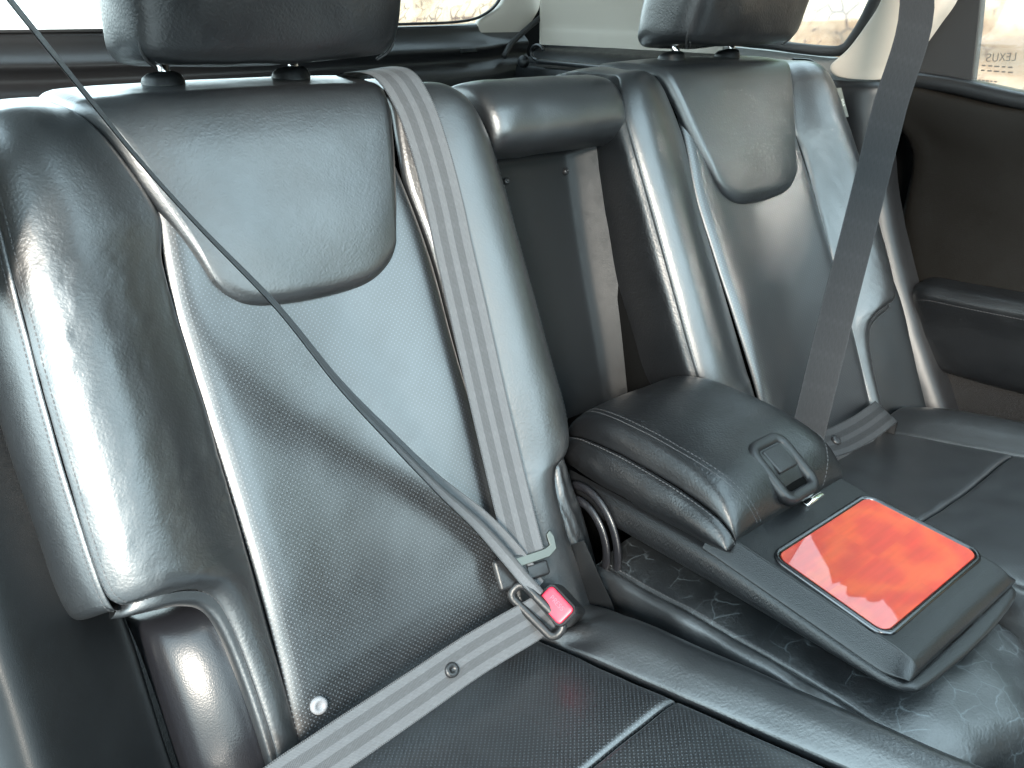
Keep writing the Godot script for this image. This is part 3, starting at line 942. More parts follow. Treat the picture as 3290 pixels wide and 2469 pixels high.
func cushion(cx: float, m: float, label: String) -> void:
	var t := thing("seat_cushion", label, "seat cushion", "outer cushions of the rear bench")
	var fl := m < 0
	var inner := func(z: float) -> float: return 0.140 + 0.150 * z
	var outer := func(z: float) -> float: return -0.172 - 0.10 * z
	for span in [[-0.045, 0.188, "perforated_insert"], [0.190, 0.52, "perforated_insert"]]:
		var rows := []
		for k in 7:
			var z: float = lerpf(span[1], span[0], k / 6.0)
			var r := []
			for f in [[0.0, 0.004], [0.08, 0.006], [0.3, 0.001], [0.5, -0.001], [0.7, 0.001], [0.92, 0.006], [1.0, 0.004]]:
				r.append(C(cx + m * lerpf(outer.call(z), inner.call(z), f[0]), z, f[1]))
			rows.append(r)
		var o := {"su": 8, "sv": 7, "l": [0.010, 0.010], "r": [0.010, 0.010], "b": [0.008, 0.006], "wave": [0.002, 10.0], "flip": fl}
		if span[0] > 0: o["t"] = [0.008, 0.006]
		part(span[2], surf(rows, o).mesh, M.perf, t)
	# bolster on the side of the armrest
	var rows := []
	for z in [0.55, 0.50, 0.42, 0.33, 0.25, 0.17, 0.10, 0.05, 0.015, -0.01]:
		var a: float = inner.call(z)
		var b: float = 0.240 + 0.075 * z
		var k := smoothstep(-0.02, 0.10, z)
		var r := []
		for f in [[0.0, 0.0], [0.15, 0.012], [0.38, 0.026], [0.62, 0.028], [0.85, 0.014], [0.97, -0.008], [1.0, -0.045]]:
			r.append(C(cx + m * lerpf(a, b, f[0]), z, f[1] * (0.35 + 0.65 * k)))
		rows.append(r)
	var pinch := func(p: Vector3) -> float:
		var d := Vector2(p.x - cx - m * 0.17, p.z - 0.03).length()
		return 0.0035 * exp(-d * d / 0.0016) * sin(atan2(p.z + 0.02, (p.x - cx) * m - 0.12) * 15.0 + 1.0)
	var g := surf(rows, {"su": 6, "sv": 6, "l": [0.010, 0.012], "t": [0.014, 0.010], "wave": [0.0016, 9.0], "bump": pinch, "flip": fl})
	var p_inner_bolster := part("inner_bolster", g.mesh, M.leather, t)
	# outer bolster
	rows = []
	for z in [0.55, 0.45, 0.35, 0.25, 0.15, 0.06, 0.0, -0.03]:
		var a: float = outer.call(z)
		var b: float = -0.300 - 0.05 * z
		var k := smoothstep(-0.04, 0.05, z)
		var r := []
		for f in [[0.0, -0.05], [0.05, -0.006], [0.2, 0.022], [0.42, 0.030], [0.68, 0.022], [0.88, 0.008], [1.0, 0.0]]:
			r.append(C(cx + m * lerpf(b, a, f[0]), z, f[1] * (0.5 + 0.5 * k)))
		rows.append(r)
	g = surf(rows, {"su": 6, "sv": 6, "r": [0.010, 0.012], "t": [0.014, 0.014], "wave": [0.0016, 9.0], "flip": fl})
	var p_outer_bolster := part("outer_bolster", g.mesh, M.leather, t)
	part("cushion_base", rbox(Vector3(0.47, 0.09, 0.56), 0.02, Transform3D(Basis(Vector3.RIGHT, -0.129), Vector3(cx + m * -0.02, -0.072 + 0.03, 0.27))), M.black, t)

# ------------------------------------------------------------------ centre
func centre() -> void:
	# narrow centre backrest: pad above, hard panel below
	var t := thing("centre_seat_back", "narrow centre backrest with smooth pad above a bare hard panel behind the armrest", "seat backrest")
	var rows := []
	for q in [[0.553, -0.030], [0.556, -0.006], [0.572, 0.014], [0.60, 0.018], [0.628, 0.008], [0.646, -0.014], [0.656, -0.045], [0.652, -0.09]]:
		var r := []
		for f in [[0.279, -0.03], [0.284, -0.012], [0.300, -0.002], [0.34, 0.0], [0.40, 0.001], [0.46, 0.0], [0.500, -0.002], [0.516, -0.012], [0.521, -0.03]]:
			r.append(W(f[0], q[0] + 0.02 * (f[0] - 0.4) * 0.0, q[1] + f[1]))
		rows.append(r)
	var g := surf(rows, {"su": 5, "sv": 7, "wave": [0.0018, 12.0]})
	part("shoulder_pad", g.mesh, M.leather, t)
	rows = []
	for q in [[0.20, -0.128], [0.30, -0.112], [0.40, -0.098], [0.50, -0.080], [0.545, -0.070], [0.560, -0.066], [0.572, -0.05]]:
		rows.append([W(0.275, q[0], q[1]), W(0.36, q[0], q[1] - 0.002), W(0.44, q[0], q[1] - 0.002), W(0.462, q[0], q[1] + 0.001), W(0.478, q[0], q[1] + 0.012), W(0.505, q[0], q[1] + 0.040), W(0.512, q[0], q[1] + 0.046), W(0.520, q[0], q[1] + 0.030)])
	g = surf(rows, {"su": 6, "sv": 5})
	part("hard_panel", g.mesh, M.plastic, t)
	for q in [[1, W(0.345, 0.534, -0.0715)], [2, W(0.452, 0.535, -0.0705)]]:
		part("screw", lathe([Vector2(0.0045, -0.004), Vector2(0.0045, 0.0008), Vector2(0.003, 0.002), Vector2(0.0014, 0.0022), Vector2(0.0012, 0.0012), Vector2(0.0, 0.0012)], q[1], W(0, 0, 1), 14), M.satin, t)
	part("back_shell", slab(round_rect(0.235, 0.66, 0.01), W(0.397, 0.31, -0.175), Vector3.RIGHT, W(0, 1, 0), 0.025, 0.004), M.black, t)
	# centre cushion under the armrest
	t = thing("centre_cushion", "narrow centre cushion of cracked worn leather under the folded-down armrest", "seat cushion")
	rows = []
	for q in [[0.412, -0.12, 0.2], [0.417, -0.06, 0.4], [0.412, -0.018, 0.6], [0.395, 0.018, 0.8], [0.36, 0.040, 1.0], [0.30, 0.046, 1.0], [0.22, 0.045, 1.0], [0.14, 0.042, 1.0], [0.06, 0.036, 1.0], [-0.02, 0.030, 1.0]]:
		var r := []
		for f in [[0.275, 0.0], [0.285, 0.004], [0.315, 0.012], [0.36, 0.017], [0.40, 0.018], [0.44, 0.017], [0.485, 0.012], [0.513, 0.004], [0.522, 0.0]]:
			r.append(Vector3(0.388 + (f[0] - 0.3985) * (0.90 + 0.07 * q[2]), q[1] + f[1], q[0] + 2.2 * (0.012 - absf(f[0] - 0.3985) * 0.1) * smoothstep(0.33, 0.40, q[0])))
		rows.append(r)
	g = surf(rows, {"su": 6, "sv": 6, "l": [0.006, 0.005], "r": [0.006, 0.005], "wave": [0.003, 12.0]})
	var p_top_panel := part("top_panel", g.mesh, M.worn, t)
	stuff(part("stitching", stitches(edge_line(g, "l", 0.005), 0.05, 1.0), M.thread, p_top_panel))
	for s in [-1.0, 1.0]:
		rows = []
		for q in [[0.412, -0.12, 0.2], [0.417, -0.06, 0.4], [0.412, -0.018, 0.6], [0.395, 0.018, 0.8], [0.36, 0.040, 1.0], [0.30, 0.046, 1.0], [0.22, 0.045, 1.0], [0.14, 0.042, 1.0], [0.06, 0.036, 1.0], [-0.02, 0.030, 1.0]]:
			var k: float = 0.90 + 0.07 * q[2]
			var r := []
			for f in [[0.1195, -0.085], [0.1320, -0.050], [0.1385, -0.026], [0.1345, -0.007], [0.1235, 0.001]]:
				r.append(Vector3(0.388 + s * f[0] * k, q[1] + f[1], q[0]))
			rows.append(r)
		g = surf(rows, {"su": 6, "sv": 6, "r": [0.005, 0.004], "wave": [0.003, 13.0], "flip": s > 0})
		part("side_panel", g.mesh, M.leather, t)
	part("cushion_base", rbox(Vector3(0.200, 0.10, 0.40), 0.02, Transform3D(Basis(), Vector3(0.388, -0.05, 0.19))), M.black, t)
	armrest()

func top_y(z: float) -> float:
	return 0.139 - 0.130 * (z - 0.137)

func armrest() -> void:
	var t := thing("armrest_console", "folded-down centre armrest with padded lid and red lacquered wood panel", "armrest")
	# skirt round the sides and the front
	var p := []
	for q in [[-0.10], [-0.04], [0.05], [0.15], [0.24], [0.315]]: p.append(Vector3(0.281, 0, q[0]))
	p.append_array([Vector3(0.283, 0, 0.338), Vector3(0.289, 0, 0.352), Vector3(0.303, 0, 0.359), Vector3(0.36, 0, 0.363), Vector3(0.401, 0, 0.364), Vector3(0.442, 0, 0.363), Vector3(0.499, 0, 0.359), Vector3(0.513, 0, 0.352), Vector3(0.519, 0, 0.338)])
	for q in [0.315, 0.24, 0.15, 0.05, -0.04, -0.10]: p.append(Vector3(0.5215, 0, q))
	var rows := []
	for f in [[0.0, -0.012], [0.06, -0.004], [0.3, 0.003], [0.7, 0.002], [0.92, -0.003], [1.0, -0.010]]:
		var r := []
		for k in p.size():
			var q: Vector3 = p[k]
			var out := Vector3(signf(q.x - 0.398) if absf(q.x - 0.398) > 0.1 else 0.0, 0, 1.0 if q.z > 0.345 else 0.0)
			var hi := minf(top_y(q.z) - 0.019, 0.122)
			r.append(Vector3(q.x, lerpf(0.079, hi, f[0]), q.z) + out.normalized() * f[1])
		rows.append(r)
	var g := surf(rows, {"su": 6, "sv": 5})
	part("skirt", g.mesh, M.plastic_grey, t)
	# top shell in front of the lid
	rows = []
	for q in [[0.354, -0.016, 0.0], [0.353, -0.011, 0.15], [0.347, -0.0045, 0.5], [0.336, -0.001, 0.85], [0.322, 0.0, 1.0], [0.27, 0.0, 1.0], [0.22, 0.0, 1.0], [0.17, 0.0, 1.0], [0.12, 0.0, 1.0]]:
		var y: float = top_y(q[0]) + q[1]
		var r := []
		for f in [[0.282, -0.022], [0.2835, -0.0185], [0.2965, -0.0040], [0.2995, -0.0010], [0.304, 0.0], [0.34, 0.0006], [0.398, 0.001], [0.456, 0.0006], [0.500, 0.0], [0.506, -0.0010], [0.509, -0.004], [0.519, -0.0185], [0.5205, -0.022]]:
			r.append(Vector3(0.401 + (f[0] - 0.401) * (0.955 + 0.045 * sqrt(q[2])), y + f[1] * q[2], q[0]))
		rows.append(r)
	g = surf(rows, {"su": 5, "sv": 6})
	part("top_shell", g.mesh, M.plastic_grey, t)
	# wood panel in its frame
	var slope := Vector3(0, -0.130, 1).normalized()
	var pc := Vector3(0.4035, top_y(0.254) + 0.001, 0.254)
	var fp := []
	var o := round_rect(0.197, 0.134, 0.015, 6)
	for q in o:
		var w: float = 1.0 + 0.04 * (q.y / 0.07)
		fp.append(pc + Vector3.RIGHT * q.x * w + slope * q.y)
	var upn := slope.cross(Vector3.RIGHT)
	part("panel_frame", sweep(fp, [upn], [Vector2(-0.0035, -0.003), Vector2(-0.0025, 0.0016), Vector2(0.0, 0.0024), Vector2(0.003, 0.0014), Vector2(0.0035, -0.003)], {"closed": true, "smooth": 1}), M.dark_chrome, t)
	var w_o := []
	for q in round_rect(0.190, 0.127, 0.012, 6):
		w_o.append(Vector2(q.x * (1.0 + 0.04 * (q.y / 0.067)), -q.y))
	part("wood_panel", slab(w_o, pc - upn * 0.004, Vector3.RIGHT, -slope, 0.0052, 0.0006), M.wood, t, "glossy orange-red lacquered wood panel")
	# chromed tab
	part("chrome_tab", rbox(Vector3(0.036, 0.006, 0.0085), 0.0028, Transform3D(Basis(Vector3.UP, 0.02) * Basis(Vector3.RIGHT, 0.15), Vector3(0.434, top_y(0.158) + 0.003, 0.158))), M.chrome, t)
	# padded lid: [z, height of crown, width factor, height of lower edge]
	var lid := [[0.150, 0.138, 0.95, 0.128], [0.149, 0.148, 0.975, 0.127], [0.141, 0.166, 0.99, 0.126], [0.123, 0.186, 1.0, 0.125], [0.095, 0.199, 1.0, 0.124], [0.05, 0.209, 1.0, 0.124], [0.0, 0.214, 1.0, 0.126], [-0.05, 0.213, 1.0, 0.128], [-0.09, 0.204, 0.99, 0.13], [-0.115, 0.184, 0.97, 0.13], [-0.122, 0.155, 0.95, 0.13]]
	rows = []
	for q in lid:
		var r := []
		for f in [[-0.103, 0.54], [-0.098, 0.78], [-0.086, 0.925], [-0.060, 0.985], [0.0, 1.0], [0.060, 0.995], [0.092, 0.95], [0.109, 0.82], [0.116, 0.55], [0.117, 0.25], [0.112, 0.0]]:
			r.append(Vector3(0.398 + f[0] * q[2], lerpf(q[3], q[1], f[1]), q[0]))
		rows.append(r)
	g = surf(rows, {"su": 5, "sv": 6, "l": [0.005, 0.003], "wave": [0.0012, 9.0]})
	var p_lid_cover := part("lid_cover", g.mesh, M.leather_soft, t)
	stuff(part("stitching", stitches(edge_line(g, "l", 0.045), 0.02, 0.9), M.thread, p_lid_cover))
	stuff(part("stitching", stitches(edge_line(g, "l", 0.039), 0.02, 0.9, 0.0001 + 0.0045, 0.0046, 0.0004), M.thread, p_lid_cover))
	stuff(part("stitching", stitches(edge_line(g, "r", 0.060), 0.02, 0.9), M.thread, p_lid_cover))
	rows = []
	for q in lid:
		var r := []
		for f in [[-0.112, 0.0], [-0.117, 0.16], [-0.1165, 0.32], [-0.111, 0.47], [-0.1025, 0.55]]:
			r.append(Vector3(0.398 + f[0] * q[2], lerpf(q[3], q[1], f[1]), q[0]))
		rows.append(r)
	g = surf(rows, {"su": 6, "sv": 6, "r": [0.004, 0.003], "wave": [0.002, 13.0]})
	var p_lid_side := part("lid_side", g.mesh, M.leather_soft, t)
	stuff(part("stitching", stitches(edge_line(g, "r", 0.004), 0.0, 0.95), M.thread, p_lid_side))
	# latch in the front of the lid: bezel, button, recess
	var lz := Vector3(0, -0.52, 0.854).normalized()
	var lc := Vector3(0.411, 0.181, 0.130)
	var lu := lz.cross(Vector3.RIGHT)
	var bp := []
	for q in round_rect(0.056, 0.070, 0.013, 6): bp.append(lc + Vector3.RIGHT * q.x + lz * q.y - lu * (0.16 * maxf(q.y, 0.0)))
	part("latch_bezel", sweep(bp, [lu], [Vector2(-0.007, -0.010), Vector2(-0.0065, 0.0), Vector2(-0.003, 0.0026), Vector2(0.003, 0.0026), Vector2(0.007, 0.0), Vector2(0.008, -0.010)], {"closed": true, "smooth": 1}), M.satin, t)
	part("latch_button", rbox(Vector3(0.034, 0.006, 0.032), 0.0022, Transform3D(Basis(Vector3.RIGHT, lu, -lz) * Basis(Vector3.RIGHT, -0.0), lc - lz * 0.010 - lu * 0.001)), M.satin, t)
	part("latch_recess", rbox(Vector3(0.044, 0.006, 0.058), 0.002, Transform3D(Basis(Vector3.RIGHT, lu, -lz), lc - lu * 0.0115)), M.black, t)
	# hinge cheeks at the rear
	for q in [[0.274, 0.060], [0.268, 0.047], [0.522, 0.060]]:
		var hp := []
		for k in 25:
			var a := -0.6 + 2.5 * k / 24.0
			hp.append(Vector3(q[0], 0.045 + sin(a) * q[1] * 1.25, -0.055 + cos(a) * q[1]))
		part("hinge_cheek", sweep(hp, [Vector3.LEFT], circle(0.006, 10, 0.0035), {"smooth": 1}), M.gloss, t)

# ------------------------------------------------------------------ belts
func belts() -> void:
	# near belt: shoulder strap seen edge-on, lap strap across the cushion
	var t := thing("seat_belt", "fastened grey seat belt stretched across the near seat", "seat belt", "rear seat belts")
	var vd := Vector3(0.585, -0.394, -0.709)
	var pts := [Vector3(-0.338, 0.850, -0.085), Vector3(-0.271, 0.738, -0.089), Vector3(-0.249, 0.693, -0.087), Vector3(-0.234, 0.664, -0.086), Vector3(-0.202, 0.608, -0.085), Vector3(-0.173, 0.557, -0.082), Vector3(-0.137, 0.502, -0.080), Vector3(-0.083, 0.425, -0.075), Vector3(-0.038, 0.345, -0.063), Vector3(0.006, 0.278, -0.050), Vector3(0.048, 0.217, -0.036), Vector3(0.089, 0.164, -0.022), Vector3(0.118, 0.116, -0.004), Vector3(0.136, 0.077, 0.018)]
	var sp := spline(pts, 90)
	var wd := []
	var fold := []
	for k in sp.size():
		var f := float(k) / (sp.size() - 1)
		var to: Vector3 = (sp[k] - Vector3(-0.367, 0.647, 0.584)).normalized()
		var tan: Vector3 = (sp[mini(k + 1, sp.size() - 1)] - sp[maxi(k - 1, 0)]).normalized()
		var side := tan.cross(to).normalized()
		var turn := 0.05 + 0.015 * sin(f * 5.0) + 0.14 * smoothstep(0.45, 0.75, f) + 0.45 * smoothstep(0.72, 0.95, f) - 0.3 * smoothstep(0.95, 1.0, f)
		wd.append(to * cos(turn) + side * sin(turn))
		fold.append(0.75 * smoothstep(0.55, 0.97, f))
	part("shoulder_strap", strap(sp, wd, 0.047, fold), M.webbing, t)
	# lap strap
	pts = [W(0.135, 0.040, 0.050), W(0.118, 0.036, 0.047), W(0.076, 0.035, 0.046), W(0.029, 0.033, 0.045), W(-0.029, 0.028, 0.045), W(-0.089, 0.023, 0.045), W(-0.139, 0.019, 0.045), W(-0.20, 0.010, 0.040), W(-0.24, -0.02, 0.02)]
	sp = spline(pts, 60)
	wd = []
	for k in sp.size():
		var f := float(k) / (sp.size() - 1)
		wd.append(Vector3(0.36, -0.85, 0.39).lerp(Vector3(0.62, -0.66, 0.36), f))
	part("lap_strap", strap(sp, wd, 0.047), M.webbing, t)
	var lb := W(0.008, 0.031, 0.0445) + W(0, 0.30, 0.95) * 0.0022
	part("stop_button", lathe([Vector2(0.0078, -0.003), Vector2(0.0078, 0.001), Vector2(0.0062, 0.0026), Vector2(0.003, 0.0028), Vector2(0.0026, 0.0018), Vector2(0.0, 0.0018)], lb, W(0, 0.30, 0.95)), M.satin, t)
	# tongue: grip bar round the strap
	var tc0 := Vector3(0.122, 0.064, 0.030)
	var tdir := Vector3(0.36, -0.65, 0.66).normalized()
	var tn := Vector3(-0.50, 0.45, 0.74).normalized()
	tn = (tn - tdir * tn.dot(tdir)).normalized()
	var tside := tn.cross(tdir)
	var loop := []
	for q in round_rect(0.068, 0.019, 0.008, 5): loop.append(tc0 + tdir * q.x + tside * q.y)
	part("tongue", sweep(loop, [tn], circle(0.0048, 10, 0.0042), {"closed": true, "smooth": 1}), M.satin, t)
	# upper guide on the pillar
	part("belt_guide", rbox(Vector3(0.02, 0.05, 0.075), 0.008, Transform3D(Basis(Vector3.RIGHT, 0.3), Vector3(-0.347, 0.872, -0.090))), M.plastic, t)
	# buckle
	t = thing("belt_buckle", "black seat belt buckle with red press button at the near seat's inner corner", "buckle")
	var bn := Vector3(-0.66, 0.62, 0.42).normalized()
	var bx := (tdir - bn * tdir.dot(bn)).normalized()
	var by := bn.cross(bx)
	var bc := Vector3(0.140, 0.068, 0.040) - bn * 0.016
	var housing := []
	for q in [[-0.052, 0.70, 0.86], [-0.044, 0.90, 0.95], [-0.02, 1.0, 1.0], [0.006, 1.0, 1.0], [0.013, 0.97, 0.98], [0.017, 0.90, 0.93]]:
		var r := []
		for e in round_rect(0.044 * q[2], 0.031 * q[1], 0.008 * q[1], 4): r.append(bc + bx * e.x + bn * q[0] + by * e.y)
		housing.append(r)
	var g := surf(housing, {"closed": true, "su": 2, "sv": 4, "cap": true})
	part("housing", g.mesh, M.satin, t)
	var rb := slab(round_rect(0.036, 0.0235, 0.0045, 4), bc + bn * 0.0155, bx, by, 0.0046, 0.0012, 0.0005)
	var btn := part("release_button", rb, M.red, t, "red release button marked PRESS")
	var ti := part("lettering", lettering("PRESS", 0.0072, 0.0003), M.press, btn)
	ti.transform = Transform3D(Basis(bx, by, bn), bc + bn * 0.0207 + by * 0.003)
	tn = bn
	tside = by
	var sl := sweep([bc - tn * 0.046, bc - tn * 0.075 + Vector3(0, -0.01, -0.01), bc - tn * 0.10 + Vector3(0, -0.03, -0.01)], [tside], round_rect(0.04, 0.004, 0.0015, 2), {})
	part("stalk", sl, M.webbing_plain, t)
	# spare strap of a neighbouring buckle standing beside it
	t = thing("buckle_stalk", "dark webbing stalk standing in the gap between near cushion and armrest", "buckle stalk")
	var s2 := spline([Vector3(0.238, -0.05, 0.03), Vector3(0.232, 0.0, 0.022), Vector3(0.226, 0.04, 0.0), Vector3(0.224, 0.075, -0.025)], 16)
	part("strap", strap(s2, fill_n(Vector3(0.35, 0.1, 0.93), 17), 0.038), M.plastic, t)
	# centre belt, lying on the near backrest
	t = thing("centre_belt", "striped grey centre seat belt hanging down the near backrest with a loose tongue", "seat belt", "rear seat belts")
	pts = [W(0.150, 0.610, -0.17), W(0.156, 0.672, -0.10), W(0.160, 0.680, -0.055), W(0.165, 0.655, 0.004), W(0.172, 0.615, 0.020), W(0.174, 0.56, 0.024), W(0.171, 0.50, 0.026), W(0.166, 0.45, 0.027), W(0.160, 0.36, 0.027), W(0.153, 0.27, 0.028), W(0.147, 0.19, 0.030), W(0.142, 0.13, 0.033), W(0.139, 0.098, 0.036)]
	sp = spline(pts, 80)
	wd = []
	for k in sp.size():
		wd.append(W(0.95, 0.03, 0.14))
	part("strap", strap(sp, wd, 0.047), M.webbing, t)
	var tc := W(0.138, 0.096, 0.038)
	var ax := W(0.95, -0.08, 0.12).normalized()
	var an := W(-0.10, 0.15, 1.0).normalized()
	an = (an - ax * an.dot(ax)).normalized()
	var ay := an.cross(ax)
	part("tongue_grip", rbox(Vector3(0.040, 0.034, 0.009), 0.0042, Transform3D(Basis(ax, ay, an), tc - ax * 0.022 - ay * 0.006)), M.satin, t)
	part("tongue_grip", rbox(Vector3(0.030, 0.017, 0.008), 0.0038, Transform3D(Basis(ax, ay, an), tc + ax * 0.008 - ay * 0.014)), M.satin, t)
	var hook := [Vector2(-0.020, -0.004), Vector2(0.026, -0.004), Vector2(0.0375, 0.002), Vector2(0.0385, 0.016), Vector2(0.035, 0.024), Vector2(0.0295, 0.020), Vector2(0.030, 0.008), Vector2(0.022, 0.006), Vector2(-0.020, 0.006)]
	part("latch_plate", slab(hook, tc + an * 0.002, ax, ay, 0.0028, 0.0008), M.dull_steel, t)
	# far belt
	t = thing("seat_belt", "dark grey seat belt stretched across the far seat down behind the armrest", "seat belt", "rear seat belts")
	pts = [Vector3(1.06, 0.83, -0.20), Vector3(0.905, 0.672, -0.053), Vector3(0.832, 0.53, -0.031), Vector3(0.758, 0.387, -0.008), Vector3(0.690, 0.25, 0.012), Vector3(0.622, 0.112, 0.034), Vector3(0.60, 0.07, 0.040)]
	sp = spline(pts, 40)
	wd = []
	for k in sp.size(): wd.append(Vector3(0.769, 0.10, 0.60))
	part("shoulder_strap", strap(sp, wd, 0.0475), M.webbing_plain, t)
	pts = [Vector3(0.60, 0.055, 0.055), W(0.66, 0.055, 0.052), W(0.74, 0.048, 0.05), W(0.81, 0.047, 0.048), W(0.872, 0.050, 0.044), W(0.905, 0.044, 0.030), W(0.93, 0.010, 0.0), W(0.95, -0.04, -0.03)]
	sp = spline(pts, 40)
	wd = []
	for k in sp.size(): wd.append(W(-0.10, 0.80, -0.52))
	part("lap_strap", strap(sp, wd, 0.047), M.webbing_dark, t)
	part("stop_button", lathe([Vector2(0.0078, -0.003), Vector2(0.0078, 0.001), Vector2(0.0062, 0.0026), Vector2(0.003, 0.0028), Vector2(0.0, 0.002)], W(0.722, 0.052, 0.052), W(0, 0.5, 0.86)), M.satin, t)
	part("belt_guide", rbox(Vector3(0.02, 0.05, 0.075), 0.008, Transform3D(Basis(Vector3.RIGHT, 0.3), Vector3(1.065, 0.84, -0.205))), M.plastic, t)

# ------------------------------------------------------------------ car body round the bench
func yz_slab(poly: Array, x: float, thick: float, bevel := 0.003) -> ArrayMesh:     # outline in z, y; faces towards -x
	var o := []
	for q in poly: o.append(Vector2(q[0], q[1]))
	return slab(o, Vector3(x, 0, 0), Vector3(0, 0, 1), Vector3(0, 1, 0), thick, bevel)

func trim_panel(cx: float, m: float, label: String) -> void:
	var t := thing("side_trim", label, "trim panel", "moulded trims beside the rear bench")
	var rows := []
	for q in [[-0.14, 0.004], [-0.02, 0.0], [0.08, 0.0], [0.17, -0.002], [0.26, -0.006], [0.36, -0.012], [0.45, -0.03], [0.50, -0.07]]:
		var k: float = clampf((0.25 - q[0]) / 0.3, 0.0, 1.0)
		rows.append(lrow(cx, m, [[-0.385 - 0.01 * k, q[0], q[1] - 0.16], [-0.372 - 0.01 * k, q[0], q[1] - 0.070], [-0.357 - 0.008 * k, q[0], q[1] - 0.020], [-0.338, q[0], q[1] - 0.006], [-0.295, q[0], q[1] - 0.028], [-0.255, q[0], q[1] - 0.054], [-0.243, q[0], q[1] - 0.062], [-0.240, q[0], q[1] - 0.10]]))
	var g := surf(rows, {"su": 7, "sv": 5, "wave": [0.002, 7.0], "flip": m < 0})
	part("moulded_panel", g.mesh, M.plastic, t)

